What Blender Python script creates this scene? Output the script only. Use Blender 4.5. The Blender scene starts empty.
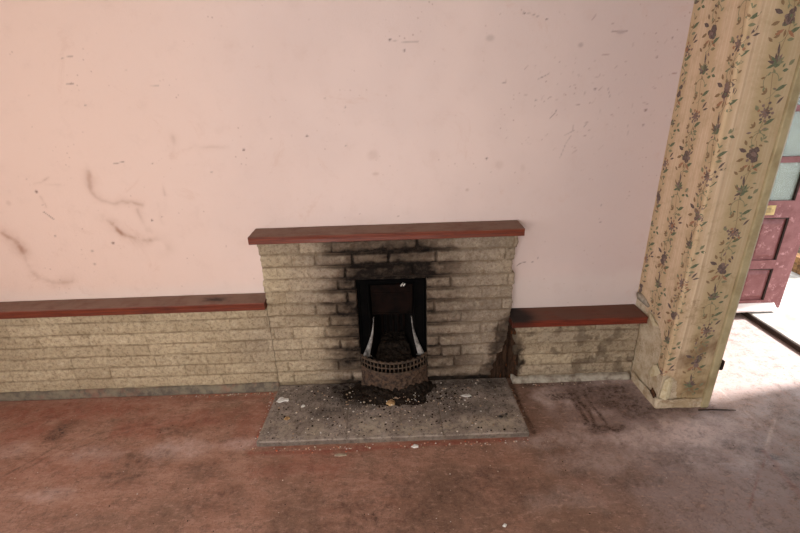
import bpy, math, random
import numpy as np
from mathutils import Vector, Matrix
random.seed(7)
S = bpy.context.scene
col = S.collection

# ---------------------------------------------------------------- helpers
def lin(c):
    def f(v):
        v /= 255.0
        return v / 12.92 if v <= .04045 else ((v + .055) / 1.055) ** 2.4
    return (f(c[0]), f(c[1]), f(c[2]), 1.0)

def tag(o, label=None, cat=None, group=None, kind=None):
    if label: o['label'] = label
    if cat: o['category'] = cat
    if group: o['group'] = group
    if kind: o['kind'] = kind
    return o

def link(name, me, mat=None, parent=None, smooth=False):
    o = bpy.data.objects.new(name, me); col.objects.link(o)
    if mat is not None:
        for m in (mat if isinstance(mat, (list, tuple)) else [mat]): me.materials.append(m)
    if parent is not None: o.parent = parent
    if smooth:
        me.polygons.foreach_set('use_smooth', [True] * len(me.polygons))
    return o

def empty(name, loc=(0, 0, 0)):
    o = bpy.data.objects.new(name, None); col.objects.link(o); o.location = loc
    o.empty_display_size = .1
    return o

class MB:
    """collects shapes; build() links them as one mesh object (coordinates are world, parent offset removed)"""
    def __init__(s): s.v = []; s.f = []; s.m = []; s.c = []
    def add(s, vs, fs, mi=0, colr=None):
        b = len(s.v); s.v += [tuple(map(float, v)) for v in vs]; s.f += [tuple(b + i for i in f) for f in fs]; s.m += [mi] * len(fs)
        s.c += [colr or (1, 1, 1, 1)] * len(vs)
    def box(s, a, b, mi=0):
        x0, y0, z0 = a; x1, y1, z1 = b
        s.add([(x0,y0,z0),(x1,y0,z0),(x1,y1,z0),(x0,y1,z0),(x0,y0,z1),(x1,y0,z1),(x1,y1,z1),(x0,y1,z1)],
              [(3,2,1,0),(4,5,6,7),(0,1,5,4),(1,2,6,5),(2,3,7,6),(3,0,4,7)], mi)
    def prism(s, prof, d, mi=0):
        n = len(prof); d = Vector(d)
        vs = [Vector(q) for q in prof] + [Vector(q) + d for q in prof]
        s.add(vs, [tuple(range(n))[::-1], tuple(range(n, 2*n))] + [(i, (i+1) % n, n + (i+1) % n, n + i) for i in range(n)], mi)
    def tube(s, pts, r, n=8, mi=0, cap=True):
        rs = r if isinstance(r, (list, tuple)) else [r] * len(pts)
        P = [Vector(q) for q in pts]; vs = []; fs = []
        up = None
        for i, q in enumerate(P):
            t = (P[min(i+1, len(P)-1)] - P[max(i-1, 0)]).normalized()
            a = t.orthogonal().normalized() if up is None else (up - t * up.dot(t)).normalized()
            up = a; b = t.cross(a)
            for k in range(n):
                th = 2 * math.pi * k / n
                vs.append(q + (a * math.cos(th) + b * math.sin(th)) * rs[i])
        for i in range(len(P)-1):
            for k in range(n):
                fs.append((i*n+k, i*n+(k+1) % n, (i+1)*n+(k+1) % n, (i+1)*n+k))
        if cap: fs += [tuple(range(n))[::-1], tuple(range((len(P)-1)*n, len(P)*n))]
        s.add(vs, fs, mi)
    def build(s, name, mat, parent=None, bevel=0, seg=2, smooth=False, colors=False):
        me = bpy.data.meshes.new(name)
        off = Vector(parent.matrix_world.translation) if parent is not None else Vector((0,0,0))
        if parent is not None:
            off = Vector((0,0,0)); q = parent
            while q is not None: off += q.location; q = q.parent
        me.from_pydata([tuple(Vector(v) - off) for v in s.v], [], s.f)
        me.polygons.foreach_set('material_index', s.m)
        if colors:
            at = me.color_attributes.new('Mask', 'FLOAT_COLOR', 'POINT')
            at.data.foreach_set('color', np.array(s.c, float).ravel())
        me.update()
        o = link(name, me, mat, parent, smooth)
        if bevel:
            b = o.modifiers.new('bevel', 'BEVEL'); b.width = bevel; b.segments = seg; b.limit_method = 'ANGLE'; b.angle_limit = .6
        return o

# numpy value noise
_rs = np.random.RandomState(11)
_T = _rs.rand(256, 256)
def vn(x, y, s=0):
    x = x + s * 17.31; y = y + s * 9.77
    xi = np.floor(x).astype(int); yi = np.floor(y).astype(int); fx = x - xi; fy = y - yi
    fx = fx*fx*(3-2*fx); fy = fy*fy*(3-2*fy)
    g = lambda i, j: _T[(i) & 255, (j) & 255]
    return (g(xi, yi)*(1-fx) + g(xi+1, yi)*fx)*(1-fy) + (g(xi, yi+1)*(1-fx) + g(xi+1, yi+1)*fx)*fy
def fbm(x, y, o=4, s=0):
    a = 0; w = .5; t = 0
    for i in range(o):
        a = a + w * vn(x * 2**i, y * 2**i, s + i * 3); t += w; w *= .5
    return a / t
def sst(a, b, x):
    t = np.clip((x - a) / (b - a), 0, 1); return t*t*(3-2*t)
def seg_dist(X, Y, pts):
    d = np.full(X.shape, 1e9)
    for (ax, ay), (bx, by) in zip(pts[:-1], pts[1:]):
        vx, vy = bx-ax, by-ay; L = vx*vx+vy*vy + 1e-12
        t = np.clip(((X-ax)*vx + (Y-ay)*vy)/L, 0, 1)
        d = np.minimum(d, np.hypot(X-ax-t*vx, Y-ay-t*vy))
    return d

def grid_mesh(name, U, V, pos, keep=None, colors=None, uv=None, mat=None, parent=None, skirt=None, smooth=True):
    """grid of U x V points; pos(u,v) arrays -> xyz arrays; faces where keep() is true; open edges may be carried back along y to 'skirt'"""
    UU, VV = np.meshgrid(U, V)
    P = np.stack(pos(UU, VV), -1).reshape(-1, 3)
    nu, nv = len(U), len(V)
    idx = np.arange(nu*nv).reshape(nv, nu)
    F = np.stack([idx[:-1, :-1], idx[:-1, 1:], idx[1:, 1:], idx[1:, :-1]], -1).reshape(-1, 4)
    if keep is not None:
        uc = (UU[:-1, :-1] + UU[1:, 1:])/2; vc = (VV[:-1, :-1] + VV[1:, 1:])/2
        F = F[keep(uc, vc).ravel()]
    if skirt is not None:
        E = np.concatenate([F[:, [0, 1]], F[:, [1, 2]], F[:, [2, 3]], F[:, [3, 0]]])
        key = set(map(tuple, E.tolist()))
        B = [e for e in key if (e[1], e[0]) not in key]
        vs = sorted({i for e in B for i in e}); mp = {v: len(P) + k for k, v in enumerate(vs)}
        Q = P[vs].copy(); Q[:, 1] = skirt
        src = np.concatenate([np.arange(len(P)), np.array(vs)])
        P = np.concatenate([P, Q])
        F = np.concatenate([F, np.array([(b, a, mp[a], mp[b]) for a, b in B])])
    else: src = np.arange(len(P))
    used = np.unique(F); mp2 = np.full(len(P), -1); mp2[used] = np.arange(len(used))
    me = bpy.data.meshes.new(name)
    off = np.array((0., 0, 0)); q = parent
    while q is not None: off += np.array(q.location); q = q.parent
    me.from_pydata((P[used] - off).tolist(), [], mp2[F].tolist())
    if colors is not None:
        C = np.stack(colors(UU, VV), -1).reshape(-1, 4)[src[used]]
        at = me.color_attributes.new('Mask', 'FLOAT_COLOR', 'POINT'); at.data.foreach_set('color', C.astype(float).ravel())
    if uv is not None:
        A, B_ = uv(UU, VV); A = A.ravel()[src[used]]; B_ = B_.ravel()[src[used]]
        l = me.uv_layers.new(name='UVMap'); li = np.empty(len(me.loops), int); me.loops.foreach_get('vertex_index', li)
        l.data.foreach_set('uv', np.stack([A[li], B_[li]], -1).ravel())
    me.update()
    return link(name, me, mat, parent, smooth)

# ---------------------------------------------------------------- materials
class NT:
    def __init__(s, name, rough=.8, spec=.3):
        s.m = bpy.data.materials.new(name); s.m.use_nodes = True; s.t = s.m.node_tree
        s.b = s.t.nodes['Principled BSDF']; s.b.inputs['Roughness'].default_value = rough
        s.b.inputs['Specular IOR Level'].default_value = spec
        s.co = s.t.nodes.new('ShaderNodeTexCoord').outputs['Object']
    def n(s, ty, **k):
        q = s.t.nodes.new(ty)
        for a, v in k.items(): setattr(q, a, v)
        return q
    def put(s, sock, v):
        if isinstance(v, bpy.types.NodeSocket): s.t.links.new(v, sock)
        else: sock.default_value = v
    def noise(s, sc, det=4, rough=.6, vec=None, dist=0, scale=None):
        q = s.n('ShaderNodeTexNoise'); q.inputs['Scale'].default_value = sc; q.inputs['Detail'].default_value = det
        q.inputs['Roughness'].default_value = rough; q.inputs['Distortion'].default_value = dist
        v = vec or s.co
        if scale:
            m = s.n('ShaderNodeMapping'); m.inputs['Scale'].default_value = scale[:3]
            if len(scale) > 3: m.inputs['Rotation'].default_value = (0, 0, scale[3])
            s.t.links.new(v, m.inputs['Vector']); v = m.outputs[0]
        s.t.links.new(v, q.inputs['Vector']); return q.outputs['Fac']
    def voro(s, sc, feat='F1', out='Distance', rnd=1):
        q = s.n('ShaderNodeTexVoronoi', feature=feat); q.inputs['Scale'].default_value = sc; q.inputs['Randomness'].default_value = rnd
        s.t.links.new(s.co, q.inputs['Vector']); return q.outputs[out]
    def ramp(s, v, a, b, lo=0., hi=1.):
        q = s.n('ShaderNodeMapRange', interpolation_type='SMOOTHSTEP'); s.put(q.inputs[0], v)
        for i, x in zip((1, 2, 3, 4), (a, b, lo, hi)): q.inputs[i].default_value = x
        return q.outputs[0]
    def math(s, op, a, b=0., clamp=False):
        q = s.n('ShaderNodeMath', operation=op, use_clamp=clamp); s.put(q.inputs[0], a); s.put(q.inputs[1], b); return q.outputs[0]
    def mul(s, a, b): return s.math('MULTIPLY', a, b)
    def mix(s, f, a, b, mode='MIX'):
        q = s.n('ShaderNodeMix', data_type='RGBA', blend_type=mode)
        s.put(q.inputs[0], f); s.put(q.inputs[6], lin(a) if isinstance(a, tuple) else a); s.put(q.inputs[7], lin(b) if isinstance(b, tuple) else b)
        return q.outputs[2]
    def attr(s):
        q = s.n('ShaderNodeAttribute', attribute_name='Mask'); p = s.n('ShaderNodeSeparateColor'); s.t.links.new(q.outputs['Color'], p.inputs[0])
        return p.outputs[0], p.outputs[1], p.outputs[2], q.outputs['Alpha']
    def color(s, c): s.put(s.b.inputs['Base Color'], lin(c) if isinstance(c, tuple) else c)
    def rough(s, r): s.put(s.b.inputs['Roughness'], r)
    def bump(s, h, d=.002, st=1.):
        q = s.n('ShaderNodeBump'); q.inputs['Distance'].default_value = d; q.inputs['Strength'].default_value = st
        s.put(q.inputs['Height'], h); s.t.links.new(q.outputs[0], s.b.inputs['Normal'])
    def xyz(s):
        q = s.n('ShaderNodeSeparateXYZ'); s.t.links.new(s.co, q.inputs[0]); return q.outputs
    def nz(s):
        g = s.n('ShaderNodeNewGeometry'); q = s.n('ShaderNodeSeparateXYZ'); s.t.links.new(g.outputs['Normal'], q.inputs[0]); return q.outputs[2]

def simple(name, c, rough=.8, spec=.3, var=.15, sc=30, c2=None, bump=.0):
    k = NT(name, rough, spec); nz = k.noise(sc, 5)
    c2 = c2 or tuple(int(v*(1-var*1.6)) for v in c)
    k.color(k.mix(k.ramp(nz, .35, .7), c, c2))
    if bump: k.bump(k.noise(sc*3, 5), bump)
    return k.m
FB= [(-2.11, -0.236, 0.738, 0.106, 'r', 0.7), (-1.54, -0.416, 0.173, 0.079, 'r', 0.6), (-2.17, -0.4, 0.176, 0.094, 'r', 0.7), (-1.22, -0.352, 0.352, 0.098, 'r', 0.5), (-0.93, -0.367, 0.117, 0.195, 'r', 0.5), (-1.95, -0.209, 0.374, 0.055, 'r', 0.5), (-0.58, -0.712, 0.306, 0.087, 'r', 0.45), (-1.8, -0.686, 0.313, 0.095, 'r', 0.25), (-1.27, -0.578, 0.243, 0.077, 'p', 0.8), (-0.93, -0.552, 0.197, 0.051, 'p', 0.8), (-1.71, -0.591, 0.162, 0.069, 'p', 0.5), (-1.77, -0.836, 0.147, 0.046, 'p', 0.6), (-2.15, -0.535, 0.1, 0.058, 'p', 0.5), (0.85, -0.272, 0.119, 0.096, 'p', 0.8), (1.08, -0.408, 0.067, 0.064, 'p', 0.5), (0.96, -0.506, 0.109, 0.031, 'p', 0.4), (0.78, -0.61, 0.261, 0.082, 'p', 0.5), (1.21, -0.61, 0.208, 0.095, 'p', 0.75), (1.49, -0.587, 0.167, 0.124, 'p', 1.0), (1.51, -0.646, 0.255, 0.167, 'p', 0.6), (0.66, -0.973, 0.224, 0.07, 'p', 0.3), (1.69, -0.544, 0.159, 0.087, 'p', 0.7), (1.3, -0.691, 0.09, 0.039, 'p', 0.6), (0.93, -0.753, 0.295, 0.096, 'p', 0.35), (1.55, -0.085, 0.087, 0.041, 'p', 0.3), (1.3, -0.133, 0.154, 0.039, 'p', 0.5), (-2.02, -0.407, 0.082, 0.071, 'd', 0.8), (-1.97, -0.354, 0.131, 0.058, 'd', 0.5), (-1.42, -0.653, 0.137, 0.091, 'd', 0.55), (-1.45, -0.734, 0.153, 0.073, 'd', 0.5), (-1.31, -0.428, 0.144, 0.047, 'd', 0.45), (-1.61, -0.976, 0.276, 0.069, 'd', 0.3), (-0.92, -0.902, 0.189, 0.075, 'd', 0.35), (-1.08, -0.72, 0.153, 0.063, 'd', 0.3), (-0.12, -0.964, 0.408, 0.109, 'd', 0.45), (-0.21, -1.06, 0.52, 0.065, 'd', 0.4), (0.26, -0.9, 0.511, 0.135, 'd', 0.42), (-0.39, -0.978, 0.317, 0.098, 'd', 0.3), (0.92, -0.131, 0.37, 0.049, 'd', 0.8), (0.92, -0.257, 0.131, 0.045, 'd', 0.95), (1.05, -0.208, 0.241, 0.046, 'd', 0.7), (1.24, -0.33, 0.207, 0.1, 'd', 0.8), (1.17, -0.215, 0.299, 0.055, 'd', 0.8), (1.06, -0.535, 0.129, 0.037, 'd', 0.9), (1.31, -0.42, 0.134, 0.064, 'd', 0.75), (1.47, -0.395, 0.224, 0.049, 'd', 0.8), (1.4, -0.743, 0.246, 0.109, 'd', 0.35), (1.75, -0.727, 0.059, 0.032, 'd', 0.9), (1.8, -0.782, 0.077, 0.036, 'd', 0.7), (1.67, -0.71, 0.1, 0.051, 'd', 0.5), (1.81, -0.886, 0.065, 0.055, 'd', 0.6), (0.76, -0.678, 0.152, 0.053, 'd', 0.3), (1.07, -0.881, 0.14, 0.055, 'd', 0.35), (0.8, -0.839, 0.038, 0.046, 'd', 0.5), (2.09, -0.526, 0.159, 0.177, 'd', 0.35), (-1.64, -0.33, 0.179, 0.042, 'd', 0.2)]
FS= [([(-2.691, -0.113), (-1.941, -0.117), (-0.861, -0.129)], 0.0083, 'r', 1.0), ([(-2.642, -0.172), (-1.912, -0.165), (-0.895, -0.165)], 0.0252, 'r', 0.5), ([(-0.852, -0.139), (-0.849, -0.412), (-0.849, -0.613)], 0.0142, 'r', 0.9), ([(-0.857, -0.619), (-0.488, -0.631), (-0.121, -0.614), (0.198, -0.602), (0.603, -0.586)], 0.0185, 'r', 1.0), ([(-0.87, -0.577), (-0.493, -0.596), (-0.121, -0.593), (0.201, -0.58), (0.627, -0.558)], 0.0081, 'r', 1.0), ([(-2.079, -0.723), (-2.002, -0.624), (-1.924, -0.51)], 0.0079, 'd', 0.6), ([(-2.005, -0.689), (-1.899, -0.547), (-1.76, -0.421), (-1.5, -0.378)], 0.0116, 'd', 0.4), ([(-1.844, -0.55), (-1.68, -0.463), (-1.546, -0.4)], 0.0057, 'd', 0.6), ([(0.653, -0.116), (0.65, -0.315), (0.662, -0.552)], 0.0174, 'd', 1.0), ([(0.973, -0.279), (0.976, -0.377), (0.984, -0.484)], 0.016, 'd', 1.3), ([(0.99, -0.28), (1.024, -0.388), (1.016, -0.502)], 0.0148, 'd', 1.3), ([(1.059, -0.228), (1.065, -0.373), (1.083, -0.513)], 0.0125, 'd', 1.3), ([(0.962, -0.499), (1.06, -0.527), (1.113, -0.568)], 0.0189, 'd', 1.2), ([(1.778, -0.742), (1.763, -0.855), (1.74, -1.021)], 0.0235, 'r', 0.55), ([(1.739, -0.792), (1.611, -0.906), (1.481, -1.035)], 0.0046, 'r', 0.5), ([(1.481, -1.035), (1.376, -1.164)], 0.0032, 'r', 0.4), ([(1.316, -0.79), (1.505, -0.806), (1.72, -0.797)], 0.0048, 'p', 0.5), ([(1.62, -0.895), (1.598, -0.847)], 0.0047, 'p', 0.5), ([(1.884, -0.255), (1.897, -0.555), (1.916, -0.667)], 0.0053, 'p', 0.5), ([(2.006, -0.522), (1.788, -0.729)], 0.01, 'p', 0.6), ([(1.398, -0.583), (1.412, -0.683)], 0.015, 'p', 0.7), ([(2.578, 0.527), (2.554, 0.203), (2.56, -0.114)], 0.0067, 'c', 0.5), ([(1.954, -0.078), (2.252, -0.095), (2.449, -0.24)], 0.0043, 'c', 0.4), ([(2.21, 0.137), (2.137, -0.12), (2.276, -0.369)], 0.0043, 'c', 0.4), ([(-0.202, -0.997), (-0.183, -1.037)], 0.0066, 'd', 1)]
WB= [(-1.99, 1.286, 0.009, 0.009, 'd', 0.9), (-1.66, 0.98, 0.01, 0.008, 'd', 0.9), (-1.41, 1.105, 0.007, 0.007, 'd', 0.9), (-1.61, 1.937, 0.004, 0.004, 'd', 0.6), (-1.6, 1.717, 0.007, 0.005, 'd', 0.5), (-0.84, 1.472, 0.007, 0.007, 'd', 0.9), (-1.03, 1.359, 0.01, 0.004, 'd', 0.6), (-0.05, 1.972, 0.008, 0.006, 'd', 0.9), (0.02, 1.923, 0.007, 0.006, 'd', 0.8), (-0.5, 1.533, 0.008, 0.006, 'd', 0.9), (-0.16, 1.425, 0.038, 0.037, 'b', 0.22), (-0.29, 1.67, 0.006, 0.005, 'd', 0.5), (-0.3, 1.476, 0.005, 0.005, 'd', 0.5), (-0.15, 1.324, 0.022, 0.011, 'b', 0.25), (0.45, 1.388, 0.007, 0.007, 'd', 0.95), (0.99, 1.72, 0.009, 0.006, 'd', 0.7), (1.27, 1.611, 0.01, 0.007, 'd', 0.7), (1.28, 1.861, 0.007, 0.005, 'd', 0.7), (1.34, 1.944, 0.006, 0.005, 'd', 0.7), (0.6, 2.068, 0.006, 0.005, 'd', 0.8), (0.71, 2.04, 0.006, 0.005, 'd', 0.8), (0.89, 1.925, 0.015, 0.013, 'd', 0.35), (1.08, 1.977, 0.025, 0.011, 'd', 0.35), (0.44, 1.967, 0.025, 0.017, 'd', 0.25), (0.52, 1.762, 0.011, 0.005, 'd', 0.5), (1.27, 1.536, 0.008, 0.006, 'd', 0.6), (0.69, 1.676, 0.006, 0.006, 'd', 0.5), (0.52, 1.351, 0.027, 0.027, 'b', 0.15), (0.65, 1.331, 0.016, 0.022, 'b', 0.12), (0.35, 1.22, 0.011, 0.009, 'b', 0.4), (1.11, 1.109, 0.006, 0.007, 'd', 0.5), (1.12, 1.01, 0.005, 0.006, 'd', 0.7), (-2.16, 1.229, 0.016, 0.017, 'b', 0.2), (-1.97, 1.033, 0.007, 0.007, 'd', 0.5), (-1.79, 0.936, 0.011, 0.007, 'd', 0.4), (-1.8, 0.856, 0.009, 0.009, 'd', 0.4), (0.75, 0.776, 0.006, 0.006, 'd', 0.7), (0.78, 0.801, 0.006, 0.007, 'd', 0.5), (0.71, 1.065, 0.343, 0.06, 'n', 0.0)]
WS= [([(-1.666, 1.122), (-1.631, 1.088), (-1.585, 1.028), (-1.518, 0.984), (-1.467, 0.982)], 0.0176, 'b', 0.85), ([(-1.472, 0.985), (-1.408, 0.971), (-1.378, 0.927)], 0.0285, 'b', 0.25), ([(-1.68, 1.382), (-1.692, 1.289), (-1.657, 1.225), (-1.6, 1.208), (-1.535, 1.221), (-1.445, 1.187)], 0.0135, 'b', 0.45), ([(-2.254, 1.068), (-2.206, 1.017), (-2.192, 0.965)], 0.0224, 'b', 0.7), ([(-2.192, 0.965), (-2.175, 0.878), (-2.15, 0.806), (-2.084, 0.759), (-1.955, 0.754)], 0.0171, 'b', 0.35), ([(-2.149, 0.818), (-2.114, 0.785)], 0.0142, 'b', 0.4), ([(-1.473, 1.164), (-1.458, 1.098), (-1.442, 1.04)], 0.011, 'b', 0.3), ([(-1.431, 1.061), (-1.427, 1.032)], 0.011, 'b', 0.3), ([(-1.989, 1.173), (-1.97, 1.155), (-1.948, 1.131)], 0.0041, 'd', 0.8), ([(-1.538, 1.42), (-1.513, 1.425), (-1.48, 1.43)], 0.0035, 'd', 0.7), ([(-1.98, 1.256), (-1.966, 1.2)], 0.0043, 'b', 0.5), ([(-1.994, 1.328), (-1.948, 1.337), (-1.902, 1.363)], 0.0042, 'b', 0.6), ([(-1.93, 1.326), (-1.853, 1.318)], 0.0053, 'b', 0.2), ([(-1.648, 1.934), (-1.597, 1.941)], 0.0029, 'd', 0.6), ([(-1.665, 1.817), (-1.626, 1.816)], 0.0025, 'd', 0.6), ([(-1.255, 1.794), (-1.21, 1.795)], 0.0029, 'd', 0.5), ([(-1.19, 1.548), (-1.205, 1.478)], 0.0156, 'b', 0.25), ([(-1.156, 1.486), (-1.092, 1.495), (-0.915, 1.489)], 0.0078, 'b', 0.22), ([(-1.307, 1.311), (-1.306, 1.245)], 0.0054, 'b', 0.3), ([(-1.356, 1.191), (-1.357, 1.094)], 0.0082, 'b', 0.15), ([(0.66, 0.757), (0.682, 0.772), (0.709, 0.778)], 0.0036, 'd', 0.8), ([(0.593, 2.075), (0.637, 2.065), (0.677, 2.051)], 0.0029, 'd', 0.4), ([(0.692, 1.776), (0.726, 1.789), (0.75, 1.802)], 0.0035, 'd', 0.6), ([(0.772, 1.586), (0.796, 1.61), (0.804, 1.629)], 0.0039, 'd', 0.7), ([(0.957, 1.535), (0.97, 1.555)], 0.0048, 'd', 0.8), ([(0.847, 1.378), (0.871, 1.456), (0.893, 1.491)], 0.0032, 'd', 0.4), ([(0.911, 1.521), (0.861, 1.497)], 0.0028, 'd', 0.4), ([(1.036, 1.982), (1.076, 1.977), (1.11, 1.981)], 0.0044, 'd', 0.5), ([(1.189, 1.538), (1.198, 1.487)], 0.0032, 'd', 0.3), ([(1.03, 1.618), (1.026, 1.568)], 0.0028, 'd', 0.3), ([(1.056, 1.723), (1.072, 1.68)], 0.0039, 'd', 0.4), ([(-0.049, 1.971), (0.009, 1.961), (0.087, 1.959)], 0.0029, 'd', 0.35)]
# ---------------------------------------------------------------- measured layout (metres)
YB = -.100      # face of the stonework
OX0, OX1, OZ1 = -.293, .117, .745      # fireplace opening
CX = (OX0 + OX1) / 2
HZ = .036       # hearth height
XN0, XN1, YN = 1.415, 1.717, -.39      # wallpapered pier

def paint(X, Y, blobs, strokes, ch, seed=0, rag=.5):
    r = np.zeros(X.shape)
    n = fbm(X*14, Y*14, 4, seed); n2 = fbm(X*45, Y*45, 3, seed+7)
    for (cx, cy, rx, ry, c, s) in blobs:
        if c != ch: continue
        d = np.hypot((X-cx)/max(rx, .004), (Y-cy)/max(ry, .004)) + (n-.5)*rag*2.4*(rx > .03)
        r = np.maximum(r, s*sst(1.25, .35, d)*(1 - rag*.8*(n2 < .42)*(rx > .03)))
    for (pts, w, c, s) in strokes:
        if c != ch: continue
        x0 = min(q[0] for q in pts)-w*6; x1 = max(q[0] for q in pts)+w*6; y0 = min(q[1] for q in pts)-w*6; y1 = max(q[1] for q in pts)+w*6
        M = (X > x0) & (X < x1) & (Y > y0) & (Y < y1)
        if not M.any(): continue
        if c == 'b':
            wx = X[M] + (fbm(X[M]*11, Y[M]*11, 4, seed+2)-.5)*w*3.2; wy = Y[M] + (fbm(X[M]*11, Y[M]*11, 4, seed+12)-.5)*w*3.2
            d = seg_dist(wx, wy, pts)/w
            r[M] = np.maximum(r[M], s*(.62*np.exp(-(d/.75)**2) + .38*np.exp(-(d/2.0)**2))*np.clip(fbm(X[M]*13, Y[M]*13, 4, seed+22)*2.6-.55, 0, 1.2)); continue
        d = seg_dist(X[M], Y[M], pts)
        r[M] = np.maximum(r[M], s*sst(1.7 if c == 'b' else 1.25, -.1 if c == 'b' else .2, d/(w*.9) + (n[M]-.5)*1.1)*(.45+.85*n2[M]))
    return np.clip(r, 0, 1)

# ---------------------------------------------------------------- materials
# pink plaster
k = NT('pink_plaster', .75, .2)
a, b_, c_, d_ = k.attr()
base = k.mix(k.ramp(k.noise(1.1, 3), .35, .65), (221, 200, 193), (213, 193, 187))
x, y, z = k.xyz()
base = k.mix(k.ramp(k.math('ADD', x, k.mul(k.noise(2.0, 4), .5)), -1.7, .3), (220, 192, 178), base)
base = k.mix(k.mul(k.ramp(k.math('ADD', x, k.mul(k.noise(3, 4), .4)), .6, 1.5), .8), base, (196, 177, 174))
base = k.mix(k.mul(k.ramp(k.math('ADD', z, k.mul(k.noise(4, 4), .12)), .80, .70), .3), base, (214, 204, 198))
base = k.mix(k.mul(k.ramp(k.noise(9, 6, .7), .5, .8), .22), base, (190, 160, 148))
sp = k.mul(k.ramp(k.voro(30), .20, .06), k.ramp(k.noise(4.2, 4), .52, .64))
base = k.mix(k.mul(sp, .42), base, (150, 112, 98))
base = k.mix(k.mul(k.ramp(k.noise(34, 7, .8), .62, .74), .3), base, (160, 126, 112))
base = k.mix(k.mul(k.ramp(k.noise(2.6, 7, .75, dist=1.5), .58, .7), .25), base, (196, 158, 140))
base = k.mix(k.mul(a, .85), base, (140, 92, 64))
base = k.mix(k.mul(b_, .9), base, (78, 48, 40))
base = k.mix(k.mul(c_, .75), base, (116, 72, 58))
k.color(base); k.bump(k.noise(60, 6, .7, scale=(1, 1, 1)), .0012); PLASTER = k.m

# stonework: R tone, G mortar, B soot plus painted joint shade and darker undersides, A warm/cool
k = NT('split_stone', .9, .15)
a, b_, c_, d_ = k.attr()
warm = k.mix(a, (164, 147, 120), (192, 175, 146))
cool = k.mix(a, (122, 110, 99), (152, 138, 123))
base = k.mix(d_, cool, warm)
base = k.mix(k.mul(k.ramp(k.noise(50, 8, .85), .46, .62), .6), base, (96, 76, 60))
base = k.mix(k.mul(k.ramp(k.noise(16, 8, .8), .54, .66), .5), base, (108, 88, 62))
base = k.mix(k.mul(k.ramp(k.noise(22, 5, .7), .52, .72), .35), base, (212, 198, 172))
base = k.mix(k.mul(k.mul(b_, .7), k.ramp(k.noise(9, 5, .7), .3, .6)), base, (106, 88, 68))
base = k.mix(k.mul(k.ramp(k.voro(55), .16, .05), .55), base, (74, 58, 44))
base = k.mix(k.ramp(c_, .02, .55, 0, .72), base, (74, 58, 46))
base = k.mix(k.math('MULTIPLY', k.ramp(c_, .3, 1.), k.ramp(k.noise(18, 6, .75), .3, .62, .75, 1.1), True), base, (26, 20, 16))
k.color(base); k.bump(k.math('ADD', k.noise(120, 6, .75), k.noise(320, 3)), .0025, .9); STONE = k.m

# floor: R red, G pale wear and painted light spill by the pier, B dark, A scratches
k = NT('worn_red_concrete', .55, .35)
a, b_, c_, d_ = k.attr()
x, y, z = k.xyz()
streak = k.noise(5, 9, .8, scale=(1, 3.2, 1, .5))
grit = k.noise(32, 9, .88)
base = k.mix(k.ramp(streak, .36, .64), (148, 106, 88), (174, 134, 116))
grime = k.math('ADD', k.noise(2.2, 6, .7, dist=.6), k.mul(x, .09))
base = k.mix(k.mul(k.ramp(grime, .34, .62), .85), base, (122, 94, 78))
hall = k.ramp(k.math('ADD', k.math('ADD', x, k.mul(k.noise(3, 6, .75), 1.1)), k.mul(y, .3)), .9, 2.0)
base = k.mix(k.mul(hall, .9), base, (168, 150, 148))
base = k.mix(k.mul(k.ramp(k.noise(13, 10, .9), .49, .60), .6), base, (92, 70, 58))
base = k.mix(k.mul(k.ramp(k.noise(19, 6, .75, scale=(1, 2.4, 1, .5)), .53, .65), .5), base, (190, 152, 136))
base = k.mix(k.mul(k.mul(a, .75), k.ramp(k.noise(15, 6, .8), .3, .6, .5, 1)), base, (142, 66, 50))
base = k.mix(k.mul(k.mul(b_, .75), k.ramp(k.noise(17, 8, .85),   .34, .52, .15, 1)), base, (226, 204, 198))
base = k.mix(k.math('MULTIPLY', c_, k.ramp(grit, .42, .56, 1.2, .35), True), base, (58, 38, 30))
base = k.mix(k.mul(d_, .6), base, (190, 110, 100))
fl = k.mul(k.ramp(k.voro(60), .12, .05), k.ramp(k.noise(6, 4), .45, .6))
base = k.mix(k.mul(fl, .6), base, (60, 42, 34))
fl = k.mul(k.ramp(k.voro(43), .07, .04), k.ramp(k.noise(5, 4), .45, .6))
base = k.mix(k.mul(fl, .7), base, (205, 180, 165))
base = k.mix(k.mul(k.ramp(k.noise(70, 8, .85), .52, .62), .4), base, (70, 50, 42))
base = k.mix(k.mul(k.ramp(k.noise(55, 8, .85, scale=(1, 1.6, 1, .4)), .52, .64), .35), base, (190, 152, 138))
k.color(base); k.rough(k.ramp(k.noise(8, 5, .7), .3, .7, .36, .75)); k.bump(k.math('ADD', grit, k.noise(12, 5)), .0025, .8); FLOOR = k.m

# dusty varnished timber
def timber(name, c1=(112, 50, 30), c2=(78, 34, 24), dust=(134, 108, 94), amt=.95):
    k = NT(name, .45, .4)
    g = k.noise(7, 6, .7, dist=1.2, scale=(.6, 9, 12))
    base = k.mix(k.ramp(g, .35, .7), c1, c2)
    base = k.mix(k.mul(k.ramp(k.noise(6, 5, .7), .55, .75), .5), base, (70, 30, 22))
    top = k.ramp(k.nz(), .5, .9)
    dn = k.ramp(k.noise(11, 6, .7), .25, .6, .55, 1)
    base = k.mix(k.mul(k.mul(top, dn), amt), base, dust)
    base = k.mix(k.mul(k.ramp(k.voro(45), .1, .05), .5), base, (50, 30, 24))
    a, b_, c_, d_ = k.attr()
    base = k.mix(k.mul(a, .95), base, (26, 18, 16))
    k.color(base); k.rough(k.math('ADD', .38, k.mul(top, .45))); k.bump(g, .001, .6); return k.m
TIMBER = timber('varnished_timber')
TIMBER_D = timber('dark_varnished_timber', (122, 50, 32), (80, 34, 24), (104, 72, 58), .9)

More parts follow.
